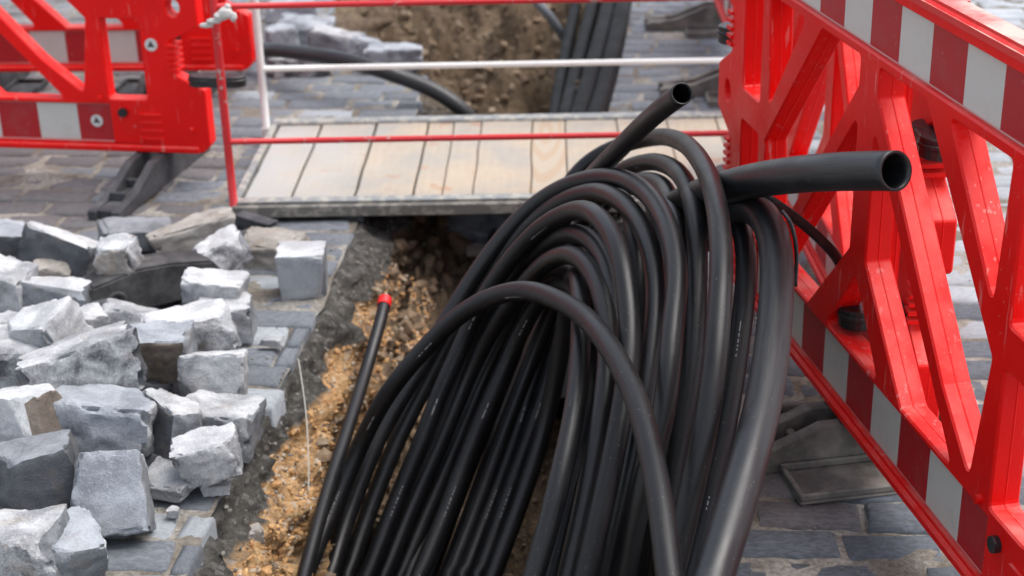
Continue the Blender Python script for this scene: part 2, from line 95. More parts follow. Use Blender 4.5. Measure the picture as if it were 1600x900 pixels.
STONES = [
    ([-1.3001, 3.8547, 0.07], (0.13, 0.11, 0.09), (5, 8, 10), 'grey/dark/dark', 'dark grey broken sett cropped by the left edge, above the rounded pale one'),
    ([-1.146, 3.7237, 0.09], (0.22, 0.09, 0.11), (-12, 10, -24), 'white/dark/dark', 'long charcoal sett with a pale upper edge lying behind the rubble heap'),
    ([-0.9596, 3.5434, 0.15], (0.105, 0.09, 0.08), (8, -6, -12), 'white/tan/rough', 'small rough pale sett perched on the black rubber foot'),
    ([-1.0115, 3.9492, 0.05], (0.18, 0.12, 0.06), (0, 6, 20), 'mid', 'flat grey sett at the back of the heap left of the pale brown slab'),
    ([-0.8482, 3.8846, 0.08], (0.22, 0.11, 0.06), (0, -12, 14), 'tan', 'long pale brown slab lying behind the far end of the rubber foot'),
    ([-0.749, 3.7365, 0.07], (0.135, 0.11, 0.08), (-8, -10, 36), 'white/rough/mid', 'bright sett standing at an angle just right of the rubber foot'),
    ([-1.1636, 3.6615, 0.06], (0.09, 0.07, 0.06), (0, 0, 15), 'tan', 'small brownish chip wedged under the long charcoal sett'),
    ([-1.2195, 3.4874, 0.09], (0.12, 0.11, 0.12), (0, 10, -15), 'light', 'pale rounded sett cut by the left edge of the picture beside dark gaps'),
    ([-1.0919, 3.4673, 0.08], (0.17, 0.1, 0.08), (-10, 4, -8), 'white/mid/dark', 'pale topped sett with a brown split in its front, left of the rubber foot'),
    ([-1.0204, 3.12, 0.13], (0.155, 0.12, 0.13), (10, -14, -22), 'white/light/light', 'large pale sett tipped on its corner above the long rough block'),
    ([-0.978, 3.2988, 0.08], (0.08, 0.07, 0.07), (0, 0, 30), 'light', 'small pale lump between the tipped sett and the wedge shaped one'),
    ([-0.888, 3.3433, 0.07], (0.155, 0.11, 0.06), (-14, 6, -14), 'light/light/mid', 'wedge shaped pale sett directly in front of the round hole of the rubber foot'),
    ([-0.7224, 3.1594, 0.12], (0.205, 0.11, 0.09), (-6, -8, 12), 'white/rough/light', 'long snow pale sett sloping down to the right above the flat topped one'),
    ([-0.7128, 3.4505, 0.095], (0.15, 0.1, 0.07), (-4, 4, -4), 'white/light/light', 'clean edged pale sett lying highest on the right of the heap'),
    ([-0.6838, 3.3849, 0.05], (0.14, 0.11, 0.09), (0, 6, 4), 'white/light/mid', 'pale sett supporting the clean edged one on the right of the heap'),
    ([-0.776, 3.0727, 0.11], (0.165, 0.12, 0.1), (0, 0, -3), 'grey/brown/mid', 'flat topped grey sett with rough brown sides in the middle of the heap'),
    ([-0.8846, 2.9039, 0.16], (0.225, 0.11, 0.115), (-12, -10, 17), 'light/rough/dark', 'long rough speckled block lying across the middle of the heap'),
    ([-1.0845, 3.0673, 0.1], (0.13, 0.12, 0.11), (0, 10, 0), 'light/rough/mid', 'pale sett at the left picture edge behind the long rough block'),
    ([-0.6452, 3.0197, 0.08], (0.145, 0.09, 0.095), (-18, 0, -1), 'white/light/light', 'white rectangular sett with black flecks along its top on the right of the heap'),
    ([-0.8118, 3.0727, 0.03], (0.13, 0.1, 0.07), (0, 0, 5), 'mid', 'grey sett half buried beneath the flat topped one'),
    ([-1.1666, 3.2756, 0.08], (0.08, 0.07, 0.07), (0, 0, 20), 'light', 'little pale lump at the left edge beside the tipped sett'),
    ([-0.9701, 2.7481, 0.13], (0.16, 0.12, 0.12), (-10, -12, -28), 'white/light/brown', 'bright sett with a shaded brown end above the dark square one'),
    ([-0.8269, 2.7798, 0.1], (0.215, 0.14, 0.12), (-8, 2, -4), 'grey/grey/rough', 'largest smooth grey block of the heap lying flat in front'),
    ([-0.6947, 2.809, 0.07], (0.1, 0.16, 0.12), (0, 14, 38), 'light/mid/dark', 'sett with its shaded left face painted black, leaning against the largest grey block'),
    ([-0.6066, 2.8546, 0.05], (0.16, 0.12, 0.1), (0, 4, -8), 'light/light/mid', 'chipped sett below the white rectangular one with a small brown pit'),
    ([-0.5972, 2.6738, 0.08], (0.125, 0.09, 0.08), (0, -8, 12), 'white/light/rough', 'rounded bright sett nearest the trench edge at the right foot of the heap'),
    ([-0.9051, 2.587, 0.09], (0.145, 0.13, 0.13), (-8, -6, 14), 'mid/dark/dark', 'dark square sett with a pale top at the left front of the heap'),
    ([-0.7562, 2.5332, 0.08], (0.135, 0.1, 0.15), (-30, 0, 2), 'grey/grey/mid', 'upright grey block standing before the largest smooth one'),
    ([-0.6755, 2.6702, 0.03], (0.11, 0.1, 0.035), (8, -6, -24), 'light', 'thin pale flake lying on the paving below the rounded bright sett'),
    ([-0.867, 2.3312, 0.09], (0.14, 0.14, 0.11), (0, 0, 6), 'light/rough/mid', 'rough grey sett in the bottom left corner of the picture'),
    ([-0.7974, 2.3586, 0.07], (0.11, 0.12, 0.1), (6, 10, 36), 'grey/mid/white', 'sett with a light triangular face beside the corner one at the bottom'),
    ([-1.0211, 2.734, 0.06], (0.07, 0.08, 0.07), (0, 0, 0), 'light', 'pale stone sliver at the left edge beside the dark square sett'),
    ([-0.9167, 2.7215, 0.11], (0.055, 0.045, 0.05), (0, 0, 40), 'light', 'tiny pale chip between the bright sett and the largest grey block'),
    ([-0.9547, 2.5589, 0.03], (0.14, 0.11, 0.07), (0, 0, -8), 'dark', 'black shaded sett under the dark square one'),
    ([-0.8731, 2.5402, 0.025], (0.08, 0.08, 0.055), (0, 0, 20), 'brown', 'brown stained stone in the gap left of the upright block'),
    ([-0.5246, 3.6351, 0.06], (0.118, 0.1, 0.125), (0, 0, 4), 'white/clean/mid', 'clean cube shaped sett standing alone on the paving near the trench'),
    ([-0.6329, 3.8586, 0.035], (0.15, 0.13, 0.07), (4, 0, -14), 'tan', 'flat brownish stone behind the lone cube shaped sett'),
    ([-0.7908, 6.1189, 0.05], (0.22, 0.16, 0.1), (6, 4, -8), 'grey', 'big grey stone block beyond the bridge at the lip of the spoil'),
    ([-0.6525, 5.8685, 0.06], (0.2, 0.12, 0.1), (0, 8, -14), 'light/mid/mid', 'whitish stone behind the black duct beyond the bridge'),
    ([-0.5344, 5.8189, 0.05], (0.13, 0.11, 0.09), (0, 20, 25), 'grey', 'pointed bluish stone between the whitish one and the slab beyond the bridge'),
    ([-0.4108, 5.6963, 0.05], (0.21, 0.13, 0.1), (0, 0, -3), 'grey/mid/light', 'bluish slab with a pale end beside the far trench'),
    ([-0.766, 5.7059, 0.03], (0.22, 0.12, 0.07), (0, 0, -10), 'rough', 'rough flat stone below the curved black duct beyond the bridge'),
    ([-0.8628, 5.9285, 0.06], (0.12, 0.12, 0.12), (0, 0, 15), 'grey', 'grey stone just right of the white post beyond the bridge'),
    ([-0.8971, 6.5153, 0.04], (0.2, 0.14, 0.1), (0, 0, 10), 'grey', 'farthest grey stone seen right under the top red rail'),
    ([-0.1255, 4.5961, -0.2], (0.16, 0.12, 0.06), (10, 10, -20), 'blue', 'pale blue stone lying under the bridge in the trench'),
    ([-0.0184, 4.5867, -0.18], (0.1, 0.08, 0.05), (0, 20, -30), 'blue', 'small pale blue chip right of the larger one under the bridge'),
    ([-0.1945, 4.5461, -0.2], (0.06, 0.04, 0.04), (20, 0, 40), 'blue', 'narrow pale chip left of the larger blue stone under the bridge'),
    ([-0.0896, 4.3803, -0.2], (0.08, 0.05, 0.03), (0, 0, -30), 'tan', 'pinkish flat pebble on the soil below the blue stones'),
    ([-0.5895, 2.7262, 0.015], (0.03, 0.022, 0.02), (0, 0, 0), 'light', 'tiny pale pebble on the paving next to the flake'),
    ([-0.5896, 2.6621, 0.012], (0.055, 0.025, 0.02), (0, 0, 4), 'light', 'crumb of white mortar on the paving edge below the flake'),
    ([-0.6552, 2.573, 0.015], (0.022, 0.02, 0.018), (0, 0, 0), 'light', 'round white pebble on the paving at the bottom left'),
    ([-0.5634, 3.3136, 0.02], (0.05, 0.025, 0.015), (0, 0, -6), 'light', 'white mortar flake on the setts between the heap and the trench'),
    ([-0.8327, 2.9811, 0.03], (0.07, 0.06, 0.05), (0, 10, 30), 'mid', 'small grey fragment in the gap above the largest smooth block'),
    ([-0.5897, 2.9602, 0.02], (0.08, 0.07, 0.05), (8, 0, -20), 'light', 'small pale fragment at the right end of the chipped sett'),
    ([-0.7198, 2.7756, 0.02], (0.07, 0.05, 0.04), (0, 10, 60), 'mid', 'grey fragment between the upright block and the pale flake'),
    ([-1.0084, 3.4761, 0.05], (0.1, 0.08, 0.06), (0, 0, -30), 'dark', 'charcoal fragment at the base of the rubber foot, left of its round hole'),
    ([-0.8686, 3.6421, 0.03], (0.12, 0.1, 0.05), (0, 0, 14), 'mid', 'flat dark grey sett lying just right of the rubber foot below the slab'),
    ([-0.8154, 3.6822, 0.02], (0.09, 0.07, 0.04), (0, 0, -10), 'tan', 'small brownish fragment behind the clean edged sett'),
    ([-0.8152, 5.7113, 0.02], (0.12, 0.1, 0.07), (0, 0, 20), 'light', 'pale fragment by the foot of the white post beyond the bridge'),
    ([-0.426, 4.9592, -0.3], (0.09, 0.07, 0.06), (20, 0, 20), 'brown', 'reddish brown stone in the trench wall just under the bridge'),
    ([-0.2926, 4.5877, -0.34], (0.08, 0.07, 0.06), (10, 10, 0), 'tan', 'brown lump on the slope right of the red cap'),
    ([-0.2167, 4.4299, -0.34], (0.07, 0.06, 0.05), (0, 30, 40), 'tan', 'pale brown lump on the slope beside the outer duct loop'),
    ([-0.528, 2.6693, -0.1], (0.035, 0.04, 0.035), (0, 0, 20), 'tan', 'pale orange stone stuck in the sandy trench wall near the bottom'),
]

# ------------------------------------------------------------------ helpers
def tag(o, label=None, cat=None, group=None, kind=None):
    if label: o["label"] = label
    if cat: o["category"] = cat
    if group: o["group"] = group
    if kind: o["kind"] = kind
    return o

def link(name, me, parent=None, loc=(0, 0, 0), rot=(0, 0, 0)):
    o = bpy.data.objects.new(name, me)
    C.objects.link(o)
    o.location = loc
    o.rotation_euler = rot
    if parent: o.parent = parent
    return o

def empty(name, loc=(0, 0, 0), rz=0.0):
    o = link(name, None, None, loc, (0, 0, rz))
    o.empty_display_size = 0.1
    return o

def mesh(name, verts, faces, mats, smooth=False, mi=None, uv=None):
    me = bpy.data.meshes.new(name)
    me.from_pydata(verts, [], faces)
    for m in (mats if isinstance(mats, (list, tuple)) else [mats]): me.materials.append(m)
    if smooth: me.polygons.foreach_set("use_smooth", [True] * len(faces))
    if mi: me.polygons.foreach_set("material_index", mi)
    if uv:
        l = me.uv_layers.new(name="UVMap")
        l.data.foreach_set("uv", [c for f in uv for p in f for c in p])
    me.update()
    return me

def bm_mesh(name, bm, mats, smooth=False, bevel=0.0, seg=1, auto=None):
    if bevel:
        es = [e for e in bm.edges if len(e.link_faces) == 2 and e.calc_face_angle(0) > 0.5]
        bmesh.ops.bevel(bm, geom=es, offset=bevel, segments=seg, affect='EDGES', clamp_overlap=True)
    me = bpy.data.meshes.new(name)
    bm.to_mesh(me); bm.free()
    for m in (mats if isinstance(mats, (list, tuple)) else [mats]): me.materials.append(m)
    if smooth: me.polygons.foreach_set("use_smooth", [True] * len(me.polygons))
    return me

def box(bm, x0, x1, y0, y1, z0, z1):
    r = bmesh.ops.create_cube(bm, size=1.0)
    for v in r['verts']:
        v.co = Vector(((x0 + x1) / 2 + v.co.x * (x1 - x0), (y0 + y1) / 2 + v.co.y * (y1 - y0), (z0 + z1) / 2 + v.co.z * (z1 - z0)))
    return r['verts']

def box_mesh(name, x0, x1, y0, y1, z0, z1, m, bevel=0.0):
    bm = bmesh.new(); box(bm, x0, x1, y0, y1, z0, z1)
    return bm_mesh(name, bm, m, bevel=bevel)

def spline(pts, step=0.02, closed=False):
    P = [Vector(p) for p in pts]; n = len(P); out = []
    for i in range(n if closed else n - 1):
        if closed: p0, p1, p2, p3 = P[i - 1], P[i], P[(i + 1) % n], P[(i + 2) % n]
        else: p0, p1, p2, p3 = P[max(i - 1, 0)], P[i], P[i + 1], P[min(i + 2, n - 1)]
        d01, d12, d23 = [max((b - a).length, 1e-4) ** 0.5 for a, b in ((p0, p1), (p1, p2), (p2, p3))]
        k = max(2, int((p2 - p1).length / step))
        m1 = (p2 - p1) if p0 == p1 else (p1 - p0) / d01 - (p2 - p0) / (d01 + d12) + (p2 - p1) / d12
        m2 = (p2 - p1) if p3 == p2 else (p2 - p1) / d12 - (p3 - p1) / (d12 + d23) + (p3 - p2) / d23
        if p0 != p1: m1 = m1 * d12
        if p3 != p2: m2 = m2 * d12
        for j in range(k):
            t = j / k
            out.append(p1 * (2 * t**3 - 3 * t**2 + 1) + m1 * (t**3 - 2 * t**2 + t) + p2 * (-2 * t**3 + 3 * t**2) + m2 * (t**3 - t**2))
    if not closed: out.append(P[-1].copy())
    return out

def relax(path, n, closed=False):
    for _ in range(n):
        q = [p.copy() for p in path]
        for i in range(len(path)):
            if not closed and i in (0, len(path) - 1): continue
            q[i] = path[i] * 0.5 + (path[i - 1] + path[(i + 1) % len(path)]) * 0.25
        path = q
    return path

def tube(name, path, r, m, sides=20, closed=False, hollow=None, face_at=None, flat=1.0, cap=False):
    """sweep a round section; UV = (metres along, turn). hollow = inner radius for an open-ended pipe"""
    n = len(path)
    T = []
    for i in range(n):
        a = path[i - 1] if (closed or i > 0) else path[0]
        b = path[(i + 1) % n] if (closed or i < n - 1) else path[-1]
        T.append((b - a).normalized())
    k0 = n // 4 if face_at is None else face_at
    f = (Vector((0, 0, 1.58)) - path[k0])
    N = [None] * n
    N[k0] = (f - T[k0] * f.dot(T[k0])).normalized()
    for i in range(k0 + 1, n):
        v = N[i - 1] - T[i] * N[i - 1].dot(T[i]); N[i] = v.normalized()
    for i in range(k0 - 1, -1, -1):
        v = N[i + 1] - T[i] * N[i + 1].dot(T[i]); N[i] = v.normalized()
    verts, faces, uv = [], [], []
    L = [0.0]
    for i in range(1, n): L.append(L[-1] + (path[i] - path[i - 1]).length)
    def ring(i, rad):
        B = T[i].cross(N[i])
        for k in range(sides):
            a = 2 * math.pi * k / sides - math.pi
            verts.append(path[i] + N[i] * (math.cos(a) * rad * flat) + B * (math.sin(a) * rad))
    def band(a, b, ua, ub, flip=False):
        for k in range(sides):
            k2 = (k + 1) % sides
            q = (a + k, a + k2, b + k2, b + k)
            u4 = ((ua, k / sides), (ua, (k + 1) / sides), (ub, (k + 1) / sides), (ub, k / sides))
            if flip: q = q[::-1]; u4 = u4[::-1]
            faces.append(q); uv.append(u4)
    for i in range(n): ring(i, r)
    for i in range(n - 1): band(i * sides, (i + 1) * sides, L[i], L[i + 1])
    if closed: band((n - 1) * sides, 0, L[-1], L[-1] + 0.02)
    if hollow:
        for end in (0, n - 1):
            s = 1 if end == 0 else -1
            a = end * sides
            b = len(verts); ring(end, hollow)
            band(a, b, 0, 0.004, flip=(end == 0))
            deep = list(range(end, end + s * min(10, n - 1), s))
            for j in deep[1:]:
                c = len(verts); ring(j, hollow)
                band(b, c, L[j], L[j], flip=(end == 0)); b = c
            faces.append(tuple(range(b, b + sides))); uv.append(tuple((0, 0) for _ in range(sides)))
    elif cap:
        for end in (0, n - 1):
            faces.append(tuple(range(end * sides, end * sides + sides))); uv.append(tuple((0, 0) for _ in range(sides)))
    return mesh(name, [tuple(v) for v in verts], faces, m, smooth=True, uv=uv)

# ------------------------------------------------------------------ materials
def mat(name):
    m = bpy.data.materials.new(name); m.use_nodes = True
    n = m.node_tree; b = n.nodes["Principled BSDF"]
    return m, n, b

def N_(nt, t, **k):
    x = nt.nodes.new(t)
    for a, v in k.items():
        if a in ('loc',): continue
        setattr(x, a, v)
    return x

def noise_tex(nt, vec, scale, detail=4, rough=0.55, dist=0.0):
    x = nt.nodes.new("ShaderNodeTexNoise")
    x.inputs["Scale"].default_value = scale; x.inputs["Detail"].default_value = detail
    x.inputs["Roughness"].default_value = rough; x.inputs["Distortion"].default_value = dist
    if vec: nt.links.new(vec, x.inputs["Vector"])
    return x.outputs["Fac"]

def ramp(nt, fac, stops, interp='LINEAR'):
    x = nt.nodes.new("ShaderNodeValToRGB"); x.color_ramp.interpolation = interp
    e = x.color_ramp.elements
    while len(e) < len(stops): e.new(0.5)
    for i, (p, c) in enumerate(stops):
        e[i].position = p; e[i].color = (c, c, c, 1) if isinstance(c, (int, float)) else (*c, 1)
    nt.links.new(fac, x.inputs[0])
    return x.outputs[0]

def mix(nt, f, a, b, mode='MIX'):
    x = nt.nodes.new("ShaderNodeMix"); x.data_type = 'RGBA'; x.blend_type = mode
    for s, v in ((x.inputs[0], f), (x.inputs[6], a), (x.inputs[7], b)):
        if hasattr(v, 'is_output'): nt.links.new(v, s)
        elif isinstance(v, (int, float)): s.default_value = v if s == x.inputs[0] else (v, v, v, 1)
        else: s.default_value = (*v, 1)
    return x.outputs[2]

def math_(nt, op, a, b=0.0, c=None):
    x = nt.nodes.new("ShaderNodeMath"); x.operation = op
    for i, v in enumerate((a, b) if c is None else (a, b, c)):
        if hasattr(v, 'is_output'): nt.links.new(v, x.inputs[i])
        else: x.inputs[i].default_value = v
    return x.outputs[0]

def bump(nt, b, h, strength, dist=0.01):
    x = nt.nodes.new("ShaderNodeBump"); x.inputs["Strength"].default_value = strength
    x.inputs["Distance"].default_value = dist
    nt.links.new(h, x.inputs["Height"]); nt.links.new(x.outputs[0], b.inputs["Normal"])

def coords(nt, which="Object"):
    return nt.nodes.new("ShaderNodeTexCoord").outputs[which]

def world_pos(nt):
    return nt.nodes.new("ShaderNodeNewGeometry").outputs["Position"]

def obj_rand(nt):
    return nt.nodes.new("ShaderNodeObjectInfo").outputs["Random"]

def shifted(nt, vec, amt=37.0):
    """object coordinates moved by the object's random number, so that alike pieces differ"""
    r = obj_rand(nt); k = math_(nt, 'MULTIPLY', r, amt)
    a = nt.nodes.new("ShaderNodeVectorMath"); a.operation = 'ADD'
    nt.links.new(vec, a.inputs[0])
    cx = nt.nodes.new("ShaderNodeCombineXYZ")
    for i in range(3): nt.links.new(k, cx.inputs[i])
    nt.links.new(cx.outputs[0], a.inputs[1])
    return a.outputs[0]

def red_plastic(name, base, dusty=0.35):
    m, n, b = mat(name)
    v = world_pos(n)
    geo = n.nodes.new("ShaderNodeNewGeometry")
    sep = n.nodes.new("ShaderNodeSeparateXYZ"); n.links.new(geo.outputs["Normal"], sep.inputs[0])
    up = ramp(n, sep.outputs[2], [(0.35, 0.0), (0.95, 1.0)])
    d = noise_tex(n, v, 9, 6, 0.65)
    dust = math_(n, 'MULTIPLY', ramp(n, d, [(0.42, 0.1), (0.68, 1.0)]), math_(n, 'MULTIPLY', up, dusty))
    sp = ramp(n, noise_tex(n, v, 120, 2, 0.6), [(0.695, 0.0), (0.735, 0.6)])
    sc = n.nodes.new("ShaderNodeTexNoise"); sc.inputs["Scale"].default_value = 6; sc.inputs["Detail"].default_value = 8
    mp = n.nodes.new("ShaderNodeMapping"); mp.inputs["Scale"].default_value = (14, 14, 1.5); mp.inputs["Rotation"].default_value = (0.5, 0.3, 0)
    n.links.new(v, mp.inputs[0]); n.links.new(mp.outputs[0], sc.inputs["Vector"])
    where = ramp(n, noise_tex(n, v, 2.6, 3, 0.5), [(0.45, 0.15), (0.62, 1.0)])
    sp = math_(n, 'MULTIPLY', sp, where)
    scr = math_(n, 'MULTIPLY', ramp(n, sc.outputs["Fac"], [(0.63, 0.0), (0.67, 0.45)]), where)
    grime = math_(n, 'MULTIPLY', ramp(n, noise_tex(n, v, 5.5, 7, 0.7), [(0.55, 0.0), (0.75, 1.0)]), 0.22)
    col = mix(n, ramp(n, noise_tex(n, v, 3, 3), [(0.3, 0), (0.7, 1)]), base, tuple(c * 0.84 for c in base))
    col = mix(n, grime, col, (0.25, 0.03, 0.025))
    col = mix(n, dust, col, (0.62, 0.42, 0.36))
    col = mix(n, math_(n, 'MAXIMUM', sp, scr), col, (0.75, 0.4, 0.36))
    n.links.new(col, b.inputs["Base Color"])
    n.links.new(ramp(n, d, [(0.3, 0.36), (0.7, 0.58)]), b.inputs["Roughness"])
    b.inputs['Specular IOR Level'].default_value = 0.25
    bump(n, b, noise_tex(n, v, 260, 3), 0.12, 0.001)
    return m

RED_TOP = red_plastic("dusty_skylit_rail_plastic", (0.74, 0.05, 0.045), 1.6)  # paler red and heavy upward dust; sky gloss is painted in as well
RED = red_plastic("red_barrier_plastic", (0.88, 0.004, 0.003))

def sheeting(name, base, dirt):
    m, n, b = mat(name)
    v = world_pos(n)
    d = ramp(n, noise_tex(n, v, 14, 7, 0.7), [(0.5, 0.0), (0.75, 1.0)])
    sp = ramp(n, noise_tex(n, v, 95, 3, 0.6), [(0.67, 0.0), (0.71, 1.0)])
    c = mix(n, math_(n, 'MULTIPLY', d, 0.35), base, dirt)
    c = mix(n, math_(n, 'MULTIPLY', sp, 0.4), c, (0.45, 0.36, 0.32))
    wv = n.nodes.new("ShaderNodeTexVoronoi"); wv.inputs["Scale"].default_value = 330
    n.links.new(v, wv.inputs["Vector"])
    c = mix(n, math_(n, 'MULTIPLY', wv.outputs["Distance"], 0.25), c, tuple(x * 0.8 for x in base))
    n.links.new(c, b.inputs["Base Color"]); b.inputs["Roughness"].default_value = 0.42
    return m

SH_RED = sheeting("red_reflective_sheet", (0.42, 0.008, 0.014), (0.3, 0.12, 0.1))
SH_WHITE = sheeting("white_reflective_sheet", (0.60, 0.585, 0.54), (0.38, 0.33, 0.27))
SH_EDGE = sheeting("sheet_edge", (0.62, 0.45, 0.42), (0.4, 0.3, 0.26))

def rubber(name, base, dust, amount):
    m, n, b = mat(name)
    v = shifted(n, coords(n))
    d = ramp(n, noise_tex(n, v, 13, 7, 0.65), [(0.42, 0.0), (0.7, 1.0)])
    n.links.new(mix(n, math_(n, 'MULTIPLY', d, amount), base, dust), b.inputs["Base Color"])
    b.inputs["Roughness"].default_value = 0.75
    bump(n, b, noise_tex(n, v, 120, 5), 0.5, 0.002)
    return m

RUBBER = rubber("black_rubber", (0.022, 0.022, 0.025), (0.16, 0.155, 0.15), 0.55)
RUBBER_D = rubber("dusty_rubber", (0.095, 0.088, 0.08), (0.27, 0.245, 0.21), 0.85)
RUBBER_G = rubber("grey_rubber", (0.04, 0.042, 0.047), (0.14, 0.14, 0.145), 0.6)
CLIPM = rubber("black_clip_plastic", (0.012, 0.012, 0.013), (0.08, 0.08, 0.08), 0.3)
CLIPM.node_tree.nodes["Principled BSDF"].inputs["Roughness"].default_value = 0.35

def pipe_mat(name, base, marks=False, dust=0.3, rough=(0.34, 0.5), spec=0.38):
    m, n, b = mat(name)
    uvn = n.nodes.new("ShaderNodeUVMap"); uvn.uv_map = "UVMap"
    p = world_pos(n)
    mp = n.nodes.new("ShaderNodeMapping"); mp.inputs["Scale"].default_value = (3.0, 60.0, 1.0)
    n.links.new(uvn.outputs[0], mp.inputs[0])
    streak = noise_tex(n, mp.outputs[0], 3.0, 6, 0.7)
    cl = noise_tex(n, p, 8, 5, 0.6)
    f = math_(n, 'MULTIPLY', ramp(n, streak, [(0.45, 0.0), (0.75, 1.0)]), ramp(n, cl, [(0.35, 0.1), (0.65, 1.0)]))
    col = mix(n, math_(n, 'MULTIPLY', f, dust), base, (0.10, 0.095, 0.09))
    sp = ramp(n, noise_tex(n, p, 210, 2, 0.5), [(0.72, 0.0), (0.75, 1.0)])
    mp2 = n.nodes.new("ShaderNodeMapping"); mp2.inputs["Scale"].default_value = (18.0, 30.0, 1.0); mp2.inputs["Rotation"].default_value = (0, 0, 0.35)
    n.links.new(uvn.outputs[0], mp2.inputs[0])
    sc = math_(n, 'MULTIPLY', ramp(n, noise_tex(n, mp2.outputs[0], 2.4, 4, 0.6), [(0.67, 0.0), (0.71, 0.5)]), ramp(n, noise_tex(n, p, 5, 2), [(0.48, 0.0), (0.6, 1.0)]))
    col = mix(n, math_(n, 'MAXIMUM', math_(n, 'MULTIPLY', sp, 0.35), sc), col, (0.3, 0.3, 0.3))
    if marks:
        su = n.nodes.new("ShaderNodeSeparateXYZ"); n.links.new(uvn.outputs[0], su.inputs[0])
        dv = math_(n, 'ABSOLUTE', math_(n, 'SUBTRACT', su.outputs[1], 0.5))
        line = math_(n, 'LESS_THAN', dv, 0.008)
        cx = n.nodes.new("ShaderNodeCombineXYZ")
        n.links.new(math_(n, 'FLOOR', math_(n, 'MULTIPLY', su.outputs[0], 260.0)), cx.inputs[0])
        wn = n.nodes.new("ShaderNodeTexWhiteNoise"); n.links.new(cx.outputs[0], wn.inputs[0])
        dash = math_(n, 'GREATER_THAN', wn.outputs[0], 0.45)
        blk = ramp(n, noise_tex(n, cx.outputs[0], 0.035, 1, 0.3), [(0.5, 0.0), (0.56, 1.0)], 'CONSTANT')
        k = math_(n, 'MULTIPLY', math_(n, 'MULTIPLY', line, dash), blk)
        col = mix(n, math_(n, 'MULTIPLY', k, 0.5), col, (0.5, 0.5, 0.5))
    n.links.new(col, b.inputs["Base Color"])
    n.links.new(ramp(n, cl, [(0.3, rough[0]), (0.7, rough[1])]), b.inputs["Roughness"])
    b.inputs['Specular IOR Level'].default_value = spec
    bump(n, b, streak, 0.12, 0.002)
    return m

PIPE = pipe_mat("black_duct", (0.006, 0.006, 0.007), rough=(0.32, 0.46), spec=0.45)
PIPE_T = pipe_mat("black_duct_printed", (0.005, 0.005, 0.006), marks=True, rough=(0.34, 0.48), spec=0.36)
PIPE_B = pipe_mat("worn_black_duct", (0.010, 0.011, 0.013), dust=0.7, rough=(0.32, 0.55), spec=0.55)
PIPE_F = pipe_mat("dull_black_duct", (0.005, 0.005, 0.006), rough=(0.5, 0.7), spec=0.12)
PIPE_G = pipe_mat("grey_duct", (0.16, 0.18, 0.20))
REDCAP, _n, _b = mat("red_cap"); _b.inputs["Base Color"].default_value = (0.75, 0.01, 0.01, 1); _b.inputs["Roughness"].default_value = 0.35

def stone_mat(name, base, dark, brown=0.25, contrast=1.0, scale=1.0, random_tint=0.0):
    m, n, b = mat(name)
    v = shifted(n, coords(n))
    big = noise_tex(n, v, 11 * scale, 5, 0.62, 0.6)
    fine = noise_tex(n, v, 60 * scale, 8, 0.72)
    grit = noise_tex(n, v, 230, 3, 0.6)
    c = mix(n, ramp(n, big, [(0.38, 1.0), (0.62, 0.0)]), base, dark)
    c = mix(n, math_(n, 'MULTIPLY', ramp(n, fine, [(0.5, 0.0), (0.72, 1.0)]), 0.55 * contrast), c, dark)
    c = mix(n, math_(n, 'MULTIPLY', ramp(n, noise_tex(n, v, 17, 4), [(0.58, 0.0), (0.68, 1.0)]), brown), c, (0.24, 0.17, 0.11))
    c = mix(n, math_(n, 'MULTIPLY', ramp(n, grit, [(0.55, 0.0), (0.7, 1.0)]), 0.35), c, tuple(min(1, x * 1.5) for x in base))
    c = mix(n, math_(n, 'MULTIPLY', ramp(n, grit, [(0.3, 1.0), (0.42, 0.0)]), 0.3), c, tuple(x * 0.4 for x in dark))
    if random_tint:
        r = obj_rand(n)
        c = mix(n, math_(n, 'MULTIPLY', r, random_tint), c, tuple(x * 0.45 for x in base))
    n.links.new(c, b.inputs["Base Color"]); b.inputs["Roughness"].default_value = 0.85
    h = math_(n, 'ADD', math_(n, 'MULTIPLY', fine, 0.7), math_(n, 'MULTIPLY', grit, 0.3))
    bump(n, b, h, 0.7, 0.006)
    return m

ST = {
    'light': stone_mat("pale_sett", (0.50, 0.505, 0.51), (0.22, 0.225, 0.235), 0.3),
    'clean': stone_mat("clean_sett", (0.44, 0.455, 0.475), (0.30, 0.315, 0.335), 0.0, 0.5),
    'mid': stone_mat("grey_sett", (0.26, 0.275, 0.295), (0.12, 0.125, 0.135), 0.25),
    'grey': stone_mat("smooth_grey_sett", (0.36, 0.385, 0.415), (0.20, 0.215, 0.24), 0.15, 0.7),
    'rough': stone_mat("speckled_sett", (0.50, 0.51, 0.52), (0.10, 0.10, 0.105), 0.35, 1.6, 1.6),
    'dark': stone_mat("charcoal_and_shaded_sett", (0.10, 0.105, 0.115), (0.055, 0.057, 0.062), 0.15, 0.6),  # also stands for shade on dark stone sides
    'tan': stone_mat("brownish_stone", (0.40, 0.37, 0.335), (0.22, 0.20, 0.175), 0.5),
    'brown': stone_mat("brown_stained_stone", (0.18, 0.15, 0.125), (0.09, 0.07, 0.055), 0.6),
    'white': stone_mat("sunlit_white_sett_face", (0.59, 0.595, 0.60), (0.36, 0.365, 0.375), 0.2, 0.8),  # paler tone with the light on stone tops painted in
    'blue': stone_mat("pale_blue_stone", (0.38, 0.43, 0.49), (0.14, 0.16, 0.19), 0.1),
}
SETT_A = stone_mat("blue_grey_paving_sett", (0.25, 0.27, 0.30), (0.14, 0.155, 0.175), 0.12, 0.8, 1.0, 0.55)
SETT_D = stone_mat("dark_blue_paving_sett", (0.155, 0.175, 0.205), (0.085, 0.095, 0.11), 0.12, 1.0, 1.0, 0.35)
